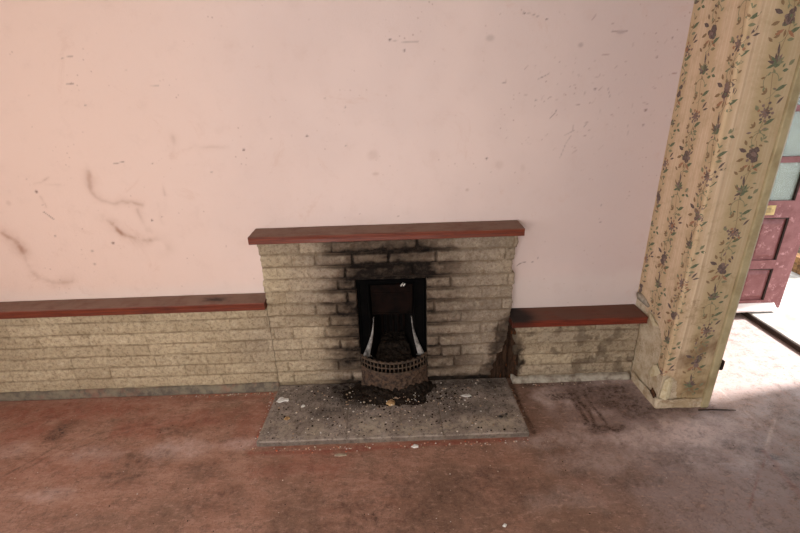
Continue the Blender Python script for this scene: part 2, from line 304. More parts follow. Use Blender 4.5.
k = NT('sooty_hearth_slab', .85, .25)
x, y, z = k.xyz()
base = k.mix(k.ramp(k.noise(9, 6, .7), .35, .65), (160, 147, 137), (130, 117, 108))
base = k.mix(k.mul(k.ramp(k.noise(45, 7, .85), .48, .60), .65), base, (58, 48, 42))
base = k.mix(k.mul(k.ramp(k.noise(27, 7, .8), .54, .66), .45), base, (178, 162, 142))
a, b_, c_, d_ = k.attr()
base = k.mix(k.math('MULTIPLY', a, k.ramp(k.noise(24, 8, .85), .3, .6, .45, 1.2), True), base, (24, 19, 16))
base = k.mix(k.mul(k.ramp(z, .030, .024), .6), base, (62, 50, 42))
base = k.mix(k.mul(k.mul(b_, k.ramp(k.noise(38, 5, .7), .35, .6)), .75), base, (182, 168, 148))
k.color(base); k.bump(k.noise(60, 6, .8), .0025, 1); SLAB = k.m

k = NT('mortar', .95, .1)
base = k.mix(k.ramp(k.noise(14, 6, .7), .35, .65), (126, 116, 100), (92, 84, 76))
base = k.mix(k.mul(k.ramp(k.voro(40), .14, .06), .6), base, (70, 52, 44))
base = k.mix(k.mul(k.ramp(k.noise(6, 5, .7), .52, .68), .4), base, (152, 104, 86))
k.color(base); k.bump(k.noise(60, 6, .8), .003, 1); MORTAR = k.m
MORTAR_L = simple('pale_mortar', (172, 164, 150), .9, .1, c2=(118, 106, 94), sc=22, bump=.003)

IRON = simple('black_cast_iron', (4, 4, 5), .9, .04, c2=(10, 9, 8), sc=14, bump=.0015)
IRON_R = simple('sooted_rusty_iron', (24, 15, 12), .95, .05, c2=(11, 9, 8), sc=18, bump=.002)
SOOT = simple('soot_brick', (10, 9, 9), .95, .1, c2=(20, 16, 14), sc=25, bump=.004)
RUST = simple('rusty_iron', (88, 68, 54), .8, .3, c2=(32, 24, 20), sc=50, bump=.0025)
RUST_D = simple('dark_rusty_iron', (82, 66, 52), .75, .3, c2=(38, 30, 26), sc=40, bump=.002)
ASHY = simple('ash_coated_iron', (150, 146, 142), .9, .1, c2=(52, 50, 48), sc=26, bump=.002)
CINDER = simple('cinders', (22, 19, 17), .95, .1, c2=(52, 42, 34), sc=90, bump=.004)

# wallpaper
k = NT('wallpaper', .8, .15)
uvn = k.n('ShaderNodeUVMap'); sx = k.n('ShaderNodeSeparateXYZ'); k.t.links.new(uvn.outputs[0], sx.inputs[0])
u, v = sx.outputs[0], sx.outputs[1]
# columns are .1767 apart, first at .013
ph = k.math('FRACT', k.math('DIVIDE', k.math('ADD', u, -.013+.0883), .1767))        # .5 on a column
dist = k.math('ABSOLUTE', k.math('SUBTRACT', ph, .5))
base = k.mix(k.ramp(dist, .18, .36), (204, 178, 144), (214, 187, 158))
st = k.math('ADD', k.ramp(k.math('ABSOLUTE', k.math('SUBTRACT', dist, .43)), .025, .01), k.ramp(k.math('ABSOLUTE', k.math('SUBTRACT', dist, .34)), .012, .004), True)
base = k.mix(k.mul(st, .45), base, (226, 208, 176))
uv3 = uvn.outputs[0]
base = k.mix(k.mul(k.ramp(k.noise(9, 6, .75, vec=uv3), .45, .68), .4), base, (172, 146, 108))
base = k.mix(k.mul(k.ramp(k.math('ADD', v, k.mul(k.noise(6, 4, .6, vec=uv3), .3)), .55, .2), .6), base, (178, 148, 112))
base = k.mix(k.mul(k.ramp(k.math('ADD', k.noise(7, 7, .8, vec=uv3), k.mul(v, -.09)), .46, .60), .5), base, (140, 108, 78))
front_shade = k.mul(k.ramp(u, .40, .58), .34); base = k.mix(front_shade, base, (150, 142, 100))  # front face of the pier toned down, its shade painted into the paper
a, b_, c_, d_ = k.attr()
base = k.mix(k.mul(a, .9), base, (112, 82, 58))
k.color(base); k.bump(k.noise(14, 4, vec=uv3), .004, .5); PAPER = k.m
def ink(name, c):
    k = NT(name, .8, .15); k.color(k.mix(k.ramp(k.noise(120, 3), .4, .65), c, tuple(int(q*.8+34) for q in c))); return k.m
INKS = [ink('ink_plum', (134, 110, 102)), ink('ink_dark_plum', (106, 88, 82)), ink('ink_green', (134, 132, 102)), ink('ink_dark_green', (106, 112, 86)),
        ink('ink_brown', (142, 114, 84)), ink('ink_rose', (168, 120, 92))]
k = NT('bare_plaster', .9, .15)
base = k.mix(k.ramp(k.noise(9, 6, .7), .35, .65), (214, 199, 174), (180, 158, 128))
base = k.mix(k.mul(k.ramp(k.noise(12, 8, .8), .50, .64), .6), base, (144, 114, 86))
base = k.mix(k.mul(k.ramp(k.voro(24), .12, .04), .5), base, (84, 62, 42))
k.color(base); k.bump(k.noise(26, 6, .75), .006, 1); BARE = k.m
CREAM = simple('cream_gloss_paint', (188, 174, 138), .45, .4, c2=(160, 144, 110), sc=9, bump=.001)
WHITE = simple('white_ceiling_paint', (176, 168, 158), .8)
HALLP = simple('hall_wall_paint', (214, 204, 186), .8)
RED = NT('faded_red_door_paint', .55, .35)
k = RED; base = k.mix(k.ramp(k.noise(7, 6, .7), .35, .65), (112, 62, 62), (132, 84, 84))
base = k.mix(k.mul(k.ramp(k.noise(16, 6, .8), .55, .68), .7), base, (190, 142, 144)); k.color(base); k.bump(k.noise(30, 4), .001); RED = k.m
DARKEDGE = simple('dark_edge_shade', (52, 38, 34), .8)  # dark tone carrying the shade of door recess edges and sill riser
WHITEP = simple('white_gloss_paint', (224, 216, 212), .4, .4, c2=(206, 190, 184), sc=8)
BRASS = simple('aged_brass', (206, 180, 112), .4, .6, c2=(160, 130, 70), sc=30)
k = NT('obscured_glass', .25, .5); k.color((222, 238, 230)); k.b.inputs['Transmission Weight'].default_value = .75
k.bump(k.noise(120, 2), .004, 1); GLASS = k.m
CONC = simple('outdoor_concrete', (176, 172, 168), .9, .1, c2=(132, 126, 120), sc=6, bump=.003)
SOIL = simple('soil_timber_edge', (120, 88, 58), .9, .1, c2=(70, 50, 36), sc=20, bump=.003)
LEAF = simple('shrub_leaf', (110, 132, 60), .6, .3, c2=(176, 178, 110), sc=8)
STEM = simple('woody_stem', (92, 72, 50), .9)
CHIPW = simple('white_plaster_chip', (222, 220, 216), .9, .1, c2=(190, 186, 180), sc=60, bump=.001)
CHIPY = simple('buff_stone_chip', (196, 164, 118), .9, .1, c2=(140, 108, 76), sc=60, bump=.001)
COAL = simple('coal', (18, 16, 15), .5, .4, c2=(34, 30, 28), sc=80)
TWIG = simple('dark_twig', (52, 38, 32), .9)
k = NT('crumb', .95, .1); q = k.n('ShaderNodeAttribute', attribute_name='Mask'); k.color(q.outputs['Color']); CRUMB = k.m
k = NT('rotten_infill', .95, .1)
g = k.noise(9, 7, .8, dist=1, scale=(7, 3, 1))
base = k.mix(k.ramp(g, .3, .62), (16, 12, 10), (66, 48, 36)); base = k.mix(k.ramp(k.noise(13, 5, .7, scale=(6, 3, 1)), .60, .74), base, (112, 88, 64))
base = k.mix(k.mul(k.ramp(k.noise(11, 4, .7, scale=(5, 3, 1)), .6, .7), .7), base, (138, 78, 40))
k.color(base); k.bump(g, .01, 1); ROT = k.m

# ---------------------------------------------------------------- setting: walls, floor, ceiling
def fine(a, b, step, lo, hi, cs=.15):
    return np.concatenate([np.arange(lo, a-1e-6, cs), np.arange(a, b, step), np.arange(b, hi+cs, cs)]) if hi > b else np.concatenate([np.arange(lo, a-1e-6, cs), np.arange(a, b+step/2, step)])

def structure(name, o): o.name = name; return tag(o, kind='structure')

xs = fine(-2.75, 2.68, .0115, -3.0, 2.68); ys = np.concatenate([np.arange(-4.3, -1.3, .15), np.arange(-1.3, .9, .0115)])
floor = grid_mesh('floor', xs, ys, lambda U, V: (U, V, (fbm(U*1.7, V*1.7, 3, 5)-.5)*.004),
    colors=lambda U, V: (paint(U, V, FB, FS, 'r', 1), paint(U, V, FB, FS, 'p', 2)*(.5+.5*sst(.2, 1.1, U)), paint(U, V, FB, FS, 'd', 3), np.maximum(paint(U, V, FB, FS, 'c', 4), 0)), mat=FLOOR)
tag(floor, kind='structure')
floor.location = (0, 0, 0)
m = MB(); m.box((-3.1, -4.4, -.12), (2.68, .95, -.004)); sub = m.build('floor_base', MORTAR, floor)

xs = fine(-2.5, 1.414, .0066, -3.0, 1.4145); zs = np.concatenate([np.arange(0, .60, .05), np.arange(.60, 2.22, .0068), [2.3, 2.45]])
xs = np.unique(np.round(np.concatenate([xs, [OX0-.02, OX1+.02]]), 4)); zs = np.unique(np.round(np.concatenate([zs, [OZ1+.02]]), 4))
_mo = random.Random(5); MOULD = []
for i in range(150):
    px_, pz_ = _mo.gauss(1.0, .28), _mo.gauss(1.72, .2)
    if px_ < 1.4 and 1.0 < pz_ < 2.2: 
        L = _mo.uniform(.006, .03) if _mo.random() < .3 else .002; an = _mo.uniform(-.6, 1.7)
        MOULD.append(([(px_, pz_), (px_+L*math.cos(an), pz_+L*math.sin(an))], _mo.uniform(.0028, .0042), 'm', _mo.uniform(.2, .7)))
for i in range(40):
    px_, pz_ = _mo.uniform(-2.3, 1.3), _mo.uniform(.75, 2.1)
    MOULD.append(([(px_, pz_), (px_+.004, pz_)], _mo.uniform(.0028, .0042), 'm', _mo.uniform(.3, .7)))
wb = grid_mesh('wall_back', xs, zs, lambda U, V: (U, 0*U + (fbm(U*2, V*2, 3, 9)-.5)*.003*0, V),
    keep=lambda u, v: ~((u > OX0-.02) & (u < OX1+.02) & (v < OZ1+.02)),
    colors=lambda U, V: (paint(U, V, WB, WS, 'b', 1, .3), paint(U, V, WB, WS, 'd', 2, .3), paint(U, V, [], MOULD, 'm', 3, .2), U*0), mat=PLASTER)
tag(wb, kind='structure')
m = MB()  # body of the wall behind the plaster face, with the flue recess left open
m.box((-3.1, .004, 0), (OX0-.02, .45, 2.45)); m.box((OX1+.02, .004, 0), (1.41, .45, 2.45)); m.box((OX0-.02, .004, OZ1+.02), (OX1+.02, .45, 2.45))
m.box((OX0-.02, .36, 0), (OX1+.02, .45, OZ1+.02)); m.build('wall_body', SOOT, wb)

def wall(name, boxes, mat):
    m = MB()
    for a, b in boxes: m.box(a, b)
    return tag(m.build(name, mat), kind='structure')
# left wall with a window, front wall with a window (both out of frame, daylight comes through them)
wall('wall_left', [((-3.1, -4.3, 0), (-3.0, -3.6, 2.45)), ((-3.1, -3.6, 0), (-3.0, -1.2, .8)), ((-3.1, -3.6, 2.2), (-3.0, -1.2, 2.45)), ((-3.1, -1.2, 0), (-3.0, 0, 2.45))], PLASTER)
wall('wall_front', [((-3.1, -4.4, 0), (-2.2, -4.3, 2.45)), ((-2.2, -4.4, 0), (.6, -4.3, .8)), ((-2.2, -4.4, 2.2), (.6, -4.3, 2.45)), ((.6, -4.4, 0), (2.95, -4.3, 2.45))], PLASTER)
wall('ceiling', [((-3.1, -4.4, 2.45), (3.0, 1.0, 2.55))], WHITE)
def sash(name, axis):
    m = MB(); t = .05
    if axis == 'y': P = lambda a, b, z0, z1: m.box((a, -4.38, z0), (b, -4.33, z1)); L0, L1 = -2.2, .6
    else: P = lambda a, b, z0, z1: m.box((-3.08, a, z0), (-3.03, b, z1)); L0, L1 = -3.6, -1.2
    P(L0, L1, .8, .86); P(L0, L1, 2.14, 2.2); P(L0, L0+.06, .86, 2.14); P(L1-.06, L1, .86, 2.14)
    for q in (1, 2): c = L0 + (L1-L0)*q/3; P(c-.025, c+.025, .86, 2.14)
    return tag(m.build(name, WHITEP), kind='structure')
sash('window_1', 'y'); sash('window_2', 'x')

# partition on the right: nib (pier) with the opening to the hall in front of it
wr = wall('wall_right', [((XN0+.003, YN+.003, 0), (XN1-.004, .95, 2.45)), ((XN0, -1.75, 2.2), (XN1, YN+.003, 2.45)), ((XN0, -4.3, 0), (XN1, -1.75, 2.45))], BARE)
# wallpaper wraps the corner
R = .012
UL = -YN      # length of the left face in u
def wp_pos(U, V):
    s = U - (UL - R); arc = R*math.pi/2
    t = np.clip(s/arc, 0, 1)*math.pi/2
    X = np.where(s < 0, XN0, np.where(s > arc, XN0 + R + (s-arc), XN0 + R - R*np.cos(t)))
    Y = np.where(s < 0, -U, np.where(s > arc, YN, YN + R - R*np.sin(t)))
    bul = .0035*np.exp(-((U-(UL+.045+.012*np.sin(V*2.2)))/.006)**2) + (fbm(U*7, V*3, 3, 31)-.5)*.005
    X = X - np.where(s < arc*.5, 1, 0)*(.001+bul); Y = Y - np.where(s >= arc*.5, 1, 0)*(.001+bul)
    return X, Y, V
bound = [(-.02, .50), (.06, .56), (.12, .49), (.16, .51), (.23, .49), (.29, .45), (.325, .385), (.315, .30), (.28, .22), (.265, .16), (.30, .145), (.34, .19), (.38, .23), (.43, .215), (.47, .20), (.492, .065), (.70, .062)]
def wp_keep(u, v):
    b = np.interp(u, [q[0] for q in bound], [q[1] for q in bound])
    n = (fbm(u*30, v*30, 3, 21)-.5)*.035
    return (v > b + n)
us = np.concatenate([np.arange(.001, UL-R, .009), np.linspace(UL-R, UL+R*.6, 6), np.arange(UL+R, UL+.251, .007)])
paper = grid_mesh('wallpaper', us, np.concatenate([np.arange(.05, .6, .01), np.arange(.6, 2.45, .03)]), wp_pos, keep=wp_keep, uv=lambda U, V: (U, V),
    colors=lambda U, V: (np.clip(sst(.08, 0, seg_dist(U, V, [(.50, .33), (.58, .38), (.63, .42)]) + (fbm(U*30, V*30, 3, 3)-.5)*.08)*.75
                               + sst(.07, 0, seg_dist(U, V, [(.56, .12), (.62, .15)])+ (fbm(U*30, V*30, 3, 4)-.5)*.08)*.7, 0, 1), U*0, U*0, U*0), mat=PAPER, parent=wr)
# printed flowers: flat ink shapes lying on the paper
fl = MB(); rf = random.Random(3)
def P3(u, v):
    X, Y, Z = wp_pos(np.array([u]), np.array([v])); n = .0012
    s = u - (UL - R)
    return (float(X[0]) - (n if s < R*.8 else 0), float(Y[0]) - (n if s >= R*.8 else 0), float(Z[0]))
def on_paper(u, v): return .004 < u < UL+.248 and v < 2.42 and bool(wp_keep(np.array([u]), np.array([v+.0]))[0])
def poly(pts, mi):
    if all(on_paper(*q) for q in pts): fl.add([P3(*q) for q in pts], [tuple(range(len(pts)))], mi)
FS_ = 1.8
ORG = [0, 0]
def sc_(u, v): return ORG[0]+(u-ORG[0])*FS_, ORG[1]+(v-ORG[1])*FS_
def leaf(u, v, L, w, ang, mi):
    u, v = sc_(u, v); L *= 1.45; w *= 1.6
    c, s = math.cos(ang), math.sin(ang)
    q = [(0, 0), (.3, .8), (.6, .9), (1, 0), (.65, -.7), (.3, -.75)]
    poly([(u + L*a*c - w*.5*b*s, v + L*a*s + w*.5*b*c) for a, b in q], mi)
def disc(u, v, r, mi, n=7):
    u, v = sc_(u, v); r *= FS_
    a0 = rf.random()*6; poly([(u + r*rf.uniform(.7, 1.1)*math.cos(a0+i*2*math.pi/n), v + r*rf.uniform(.7, 1.1)*math.sin(a0+i*2*math.pi/n)) for i in range(n)], mi)
def vine(pts, w, mi):
    pts = [sc_(*q) for q in pts]
    for (a, b), (c, d) in zip(pts[:-1], pts[1:]):
        L = math.hypot(c-a, d-b) or 1; nx, ny = -(d-b)/L*w/2, (c-a)/L*w/2
        poly([(a-nx, b-ny), (c-nx, d-ny), (c+nx, d+ny), (a+nx, b+ny)], mi)
def rose(u, v):
    ORG[:] = [u, v]
    for i in range(11):
        a = rf.random()*6.3; r = rf.uniform(0, .019); disc(u+r*math.cos(a)*.8, v+r*math.sin(a), rf.uniform(.006, .011), rf.choice((0, 1, 1)))
    for i in range(5): disc(u+rf.uniform(-.012, .012), v+rf.uniform(-.012, .012), .0045, rf.choice((0, 3)))
    leaf(u-.018, v+.012, .030, .013, 2.75, 1); leaf(u-.022, v+.028, .020, .010, 2.1, 4); leaf(u-.020, v-.004, .026, .011, 3.5, 4)
    leaf(u-.005, v-.020, .030, .010, 3.7, 5); leaf(u+.004, v-.022, .030, .010, -.7, 5); leaf(u-.002, v-.02, .022, .008, -1.6, 4)
def spiky(u, v):
    ORG[:] = [u, v]
    for a in (1.2, 1.55, 1.9, .75, 2.4, 2.9, .2, 3.6): leaf(u, v, rf.uniform(.020, .032), .009, a, rf.choice((3, 1, 0, 2)))
    disc(u, v, .010, 3); disc(u-.004, v+.006, .008, 1); leaf(u, v+.012, .042, .008, 1.75, 1); leaf(u-.010, v+.004, .028, .007, 2.3, 4)
def cluster(u, v):
    ORG[:] = [u, v]
    for i in range(9):
        a = i*.7; r = rf.uniform(.010, .024); leaf(u, v, r, .008, a, rf.choice((0, 1, 0)))
        disc(u+r*math.cos(a), v+r*math.sin(a), .0042, rf.choice((0, 1, 5)))
    disc(u, v, .007, 5); leaf(u+.02, v+.02, .028, .008, .9, 1); leaf(u+.024, v+.016, .024, .007, .3, 1); leaf(u-.02, v+.006, .02, .012, 2.2, 2)
def sprig(u, v, s=1):
    ORG[:] = [u, v]
    leaf(u, v, .036, .012, .55*s if s > 0 else 2.6, 3); leaf(u, v-.012, .022, .010, .1 if s > 0 else 3.0, 2)
    vine([(u, v), (u-.010*s, v-.014), (u-.018*s, v-.018)], .002, 2)
    for a in (1.9, 2.6, 3.3): leaf(u-.020*s, v-.004, .017, .007, a, 4)
def loop(u, v, r=.018):
    ORG[:] = [u, v]
    vine([(u + r*math.cos(t*.5), v + r*1.1*math.sin(t*.5)) for t in range(10)], .003, 2)
    for t in range(5): leaf(u + r*math.cos(t*1.3), v + r*math.sin(t*1.3), .014, .007, t*1.3+.8, rf.choice((2, 2, 4)))
for ci, (cu, base_v) in enumerate([(.010, 1.70), (.187, 1.955), (.367, 1.70), (.556, 1.975)]):
    for k in range(-4, 2):
        v0 = base_v + k*.553
        ORG[:] = [cu, v0]; G = FS_; FS_ = 1.
        vine([(cu+.010*math.sin(t*.35), v0+.07-t*.0184) for t in range(31)], .0022, 4); FS_ = G
        rose(cu, v0); sprig(cu+.012, v0-.055); leaf(cu-.02, v0-.07, .02, .009, 2.5, 4)
        spiky(cu-.004, v0-.165); leaf(cu+.026, v0-.17, .022, .012, .9, 2); leaf(cu+.03, v0-.175, .02, .010, -.3, 3); leaf(cu+.028, v0-.178, .018, .010, 3.4, 3)
        loop(cu-.008, v0-.235); sprig(cu+.022, v0-.275, 1)
        cluster(cu+.006, v0-.365); sprig(cu+.010, v0-.415, 1)
        ORG[:] = [cu, v0-.48]
        for i in range(16):
            vv = v0 + rf.uniform(-.47, .07); ORG[:] = [cu, vv]; leaf(cu+rf.choice((-1, 1))*rf.uniform(.006, .020), vv, .013, .006, rf.uniform(0, 6.3), rf.choice((2, 3, 4, 0, 4)))
        ORG[:] = [cu, v0-.48]
        for i in range(7): leaf(cu+rf.uniform(-.02, .02), v0-.45-i*.011, .018, .007, rf.uniform(0, 6.3), rf.choice((4, 1, 2, 0)))
        loop(cu+.002, v0+.075, .015)
fl.build('printed_flowers', INKS, paper)
# torn tongue of paper hanging over the corner, plaster skirting left at the foot, timber edging of the opening
m = MB()
m.add([(1.418, YN-.006, .078), (1.424, YN-.010, .20), (1.452, YN-.014, .225), (1.472, YN-.010, .19), (1.470, YN-.016, .08), (1.445, YN-.020, .07)],
      [(0, 1, 5), (1, 2, 5), (2, 3, 4), (2, 4, 5)])
m.add([(1.414, -.16, .50), (1.408, -.20, .50), (1.404, -.235, .485), (1.410, -.27, .47), (1.409, -.22, .445), (1.412, -.17, .47)], [(0, 1, 5), (1, 2, 4, 5), (2, 3, 4)])
m.add([(1.413, -.262, .155), (1.402, -.30, .148), (1.408, -.345, .19), (1.412, -.37, .225), (1.411, -.33, .25), (1.412, -.29, .23)], [(0, 1, 5), (1, 2, 4, 5), (2, 3, 4)])
o = m.build('torn_paper_flap', simple('torn_paper_back', (216, 204, 172), .85, c2=(190, 170, 132), sc=30), wr)
sol = o.modifiers.new('thick', 'SOLIDIFY'); sol.thickness = .001
bs = grid_mesh('baseboard_right', np.linspace(-.014, .70, 120), np.linspace(0, .064, 14),
    lambda U, V: (np.where(U < UL, XN0-.006, XN0-.006+(U-UL)) - (fbm(U*20, V*30, 4, 3)-.3)*.012*(U < UL), np.where(U < UL, -U-.0, YN-.006) - (fbm(U*20, V*30, 4, 3)-.3)*.012*(U >= UL) , V + (fbm(U*16, V*0, 3, 8)-.5)*.02*(V > .05)),
    keep=lambda u, v: (u > .12) & (u < UL+.296), mat=BARE)
tag(bs, kind='structure')
m = MB(); m.tube([(1.409, -.325, .070), (1.405, -.345, .082), (1.407, -.365, .070), (1.407, -.372, .055)], [.006, .013, .012, .006], 6); m.tube([(1.410, -.335, .098), (1.407, -.342, .075)], [.004, .008], 6)
m.build('dark_hole_lump', simple('dark_hole_brown', (86, 56, 36), .95, c2=(44, 28, 20), sc=60), bs)  # brown lump added to stand for a dark hole in the plaster
# chipped plaster standing proud beside the ledge end
m = MB(); m.tube([(1.410, -.02, .555), (1.404, -.05, .55), (1.404, -.10, .545), (1.409, -.145, .53)], [.012, .020, .016, .008], 7)
o = m.build('broken_plaster', MORTAR_L, wr)
m = MB()
m.prism([(XN1-.046, YN-.016, .0), (XN1-.012, YN-.016, .0), (XN1+.004, YN-.006, .0), (XN1+.004, YN+.10, .0), (XN1-.004, YN+.10, 0), (XN1-.004, YN+.002, .0), (XN1-.046, YN+.002, .0)], (0, 0, 2.2))
t1 = tag(m.build('trim_1', CREAM, bevel=.004), kind='structure')
m = MB(); m.box((XN1+.002, YN-.012, .255), (XN1+.016, YN+.006, .268)); m.box((XN1+.010, YN-.014, .262), (XN1+.016, YN+.004, .315)); m.build('latch_plate', TWIG, t1, bevel=.001)

# mortar kerbs at the foot of the low walls
def kerb(name, x0, x1, h, d, mat, sd):
    return tag(grid_mesh(name, np.arange(x0, x1, .012), np.linspace(0, 1, 9),
        lambda U, V: (U, YB-.004 - d*np.cos(V*math.pi/2)**.5*(.75+.5*fbm(U*9, V*2, 4, sd)), V*h*(.75+.5*fbm(U*7, V*0, 4, sd+1)))
        , mat=mat, skirt=-.02), kind='structure')
kerb('trim_2', -3.0, -.815, .056, .012, MORTAR, 40)
kerb('trim_3', .655, 1.41, .034, .020, MORTAR_L, 44)

# ---------------------------------------------------------------- stonework
def layout(z0, ch, n, xa, xb, seed, jumpers=()):
    r = random.Random(seed); L = []
    for k in range(n):
        x = xa - r.uniform(0, .2); b = [x]
        while x < xb + .3: x += r.choice((.12, .2, .26, .32, .38, .44))*r.uniform(.85, 1.1); b.append(x)
        L.append(np.array(b))
    return dict(z0=z0, ch=ch, n=n, L=L, r=np.random.RandomState(seed).rand(n+2, 64, 4))
def stones(U, V, lay, bulgef, seed):
    w = (fbm(U*2.3, V*2.3, 3, seed)-.5)*.018
    z = V + w; x = U + (fbm(U*8, V*8, 3, seed+4)-.5)*.016
    k = np.clip(np.floor((z-lay['z0'])/lay['ch']).astype(int), 0, lay['n']-1)
    dz = np.minimum(z-lay['z0']-k*lay['ch'], (k+1)*lay['ch']+lay['z0']-z)
    dx = np.full(U.shape, .1); R4 = np.zeros(U.shape+(4,))
    for c in range(lay['n']):
        M = k == c
        if not M.any(): continue
        b = lay['L'][c]; i = np.clip(np.searchsorted(b, x[M])-1, 0, len(b)-2)
        dx[M] = np.minimum(x[M]-b[i], b[i+1]-x[M]); R4[M] = lay['r'][c, i % 64]
    d = np.minimum(dx+.0035, dz) + (fbm(U*60, V*60, 3, seed+9)-.5)*.006
    prof = sst(.001, .016, d)**.7
    bul = (.006+.012*R4[..., 0])*bulgef
    rock = (fbm(U*26, V*34, 4, seed+12)-.5)*.016 + (fbm(U*90, V*90, 3, seed+15)-.5)*.006
    tilt = (R4[..., 1]-.5)*.10*(dz-lay['ch']/2)
    h = -.007 + prof*(bul + rock*(.5+.8*bulgef*.6) + tilt)
    mort = 1 - sst(.002, .009, d)
    return h, R4, mort, prof
LAYL = layout(.050, .0783, 12, -2.7, .7, 21); LAYR = layout(.036, .0785, 5, .6, 1.5, 14)
# the stones over the opening are long lintel pieces, and one tall stone sits left of the hearth
def bulge_b(U, V): return .75 + 1.0*sst(.62, .22, np.abs(U-CX))*(.8+.2*sst(1.1, .3, V))
def soot_b(U, V):
    n = fbm(U*5, V*5, 4, 60); n2 = fbm(U*20, V*30, 4, 64)
    s = 1.3*sst(1.25, .25, np.hypot((U-CX+.02)/.34, (V-.80)/.13) + (n-.5)*.5)
    s = np.maximum(s, .95*sst(1.2, .2, np.hypot((U-CX+.0)/.36, (V-.90)/.16) + (n-.5)*.6))
    s = np.maximum(s, .72*sst(.34, .0, np.abs(U-CX)-.205 + (n-.5)*.2)*sst(.05, .2, V)*(U < CX))
    s = np.maximum(s, .55*sst(.42, .0, np.abs(U-CX)-.205 + (n-.5)*.3)*(U >= CX))
    s = np.maximum(s, .9*sst(.11, .045, V + (n-.5)*.06)*sst(-.55, -.35, U))
    s = np.maximum(s, .7*sst(.09, .0, seg_dist(U, V, [(.60, .42), (.53, .2), (.50, .04)]) + (n2-.5)*.14))
    return s*(.6+.65*n2)
def warm_b(U, V): return np.clip(sst(-.2, -1.15, U+(fbm(U*3, V*3, 3, 70)-.5)*.8)*.95 + .10 + .25*sst(.45, .62, U)*sst(.3, .9, V), 0, 1)
def stone_cols(h, R4, mort, soot, warm): 
    return (np.clip(R4[..., 2]*.8+.1, 0, 1), mort, np.clip(soot, 0, 1), warm)
DPL = [(.61, .50), (.604, .35), (.570, .24), (.535, .13), (.505, .03)]
def edge_r(v): return np.interp(v, [q[1] for q in DPL[::-1]], [q[0] for q in DPL[::-1]])

def snap(a, vals):
    for v in vals: a[np.argmin(np.abs(a-v))] = v
    return a
bx = snap(np.arange(-.815, .616, .0042), [OX0, OX1]); bz = snap(np.arange(.0, .996, .0042), [OZ1])
fs = empty('fireplace_surround', (CX, YB, 0))
tag(fs, 'sooty split-stone fireplace surround rising above the low walls, centred on the black opening', 'fireplace')
def b_pos(U, V):
    h, R4, mort, prof = stones(U, V, LAYL, bulge_b(U, V), 50)
    k = np.floor((V-.05)/.0783); jr = (np.sin(k*12.9)*43.7) % 1; jl = (np.sin(k*7.3+2)*31.7) % 1
    X = U + sst(.56, .61, U)*((jr-.5)*.022*(V > .5) + (fbm(V*60, U*0, 3, 5)-.5)*.012) + sst(-.76, -.81, U)*((jl-.5)*.020+(fbm(V*60, U*0, 3, 6)-.5)*.012)*(V > .63)
    return X, YB - h, V
def b_col(U, V):
    h, R4, mort, prof = stones(U, V, LAYL, bulge_b(U, V), 50)
    crev = .30*(1-prof)*sst(.5, .2, np.abs(U-CX))*(mort < .6)  # joints near the opening darkened, soot and shadow together in the colour
    zz = ((V-.05)/.0783) % 1; crev = crev + .38*sst(.45, .05, zz)*sst(.48, .22, np.abs(U-CX))*sst(.12, .25, V)*(.4+fbm(U*8, V*8, 3, 66))  # lower edge of each course darkened beside the opening
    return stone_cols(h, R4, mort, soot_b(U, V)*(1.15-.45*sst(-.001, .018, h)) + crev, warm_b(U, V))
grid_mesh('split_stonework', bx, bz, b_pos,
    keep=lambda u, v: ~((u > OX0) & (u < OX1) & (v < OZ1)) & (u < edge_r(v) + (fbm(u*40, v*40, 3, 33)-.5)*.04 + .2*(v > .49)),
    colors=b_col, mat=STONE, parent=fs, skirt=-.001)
rot = grid_mesh('crumbling_infill', np.arange(.485, .690, .004), np.arange(.0, .426, .006),
    lambda U, V: (U, -.045 - .035*fbm(U*55, V*6, 4, 80) - .04*sst(.38, 0, V)*fbm(U*30, V*10, 3, 82) + .028*sst(.618, .640, U)*sst(.69, .66, U), V), mat=ROT, parent=fs, skirt=-.001)

lw = grid_mesh('low_stone_wall', np.concatenate([np.arange(-2.9, -2.5, .02), np.arange(-2.5, -.816, .0046), [-.8165]]), np.arange(0, .587, .0046),
    lambda U, V: (U, YB - stones(U, V, LAYL, .55+.4*sst(-1.0, -.7, U), 50)[0], V),
    colors=lambda U, V: (lambda s: stone_cols(s[0], s[1], s[2], .10*sst(.4, .7, fbm(U*4, V*4, 3, 90)), warm_b(U, V)))(stones(U, V, LAYL, .6+U*0, 50)), mat=STONE, skirt=-.001)
tag(lw, 'long low wall of buff split stone running left of the fireplace under the long ledge', 'stone wall')
rw = grid_mesh('low_stone_wall', np.arange(.645, 1.412, .0044), np.arange(.0, .426, .0044),
    lambda U, V: (U, YB + .004 - stones(U, V, LAYR, .55+U*0, 130)[0], V),
    keep=lambda u, v: u > .662 + (fbm(u*40, v*30, 3, 34)-.5)*.05*(v < .4) + .03*(v < .2),
    colors=lambda U, V: (lambda s: stone_cols(s[0], s[1], s[2], np.clip(.8*sst(.75, .66, U + (fbm(U*30, V*30, 4, 92)-.5)*.12)*sst(.5, .1, V) + .06 + .3*sst(.52, .66, fbm(U*14, V*14, 5, 91)), 0, .8), .62+.3*(s[1][..., 3]-.5)))(stones(U, V, LAYR, .6+U*0, 130)), mat=STONE, skirt=-.001)
tag(rw, 'short low wall of buff split stone between the fireplace and the wallpapered pier', 'stone wall')

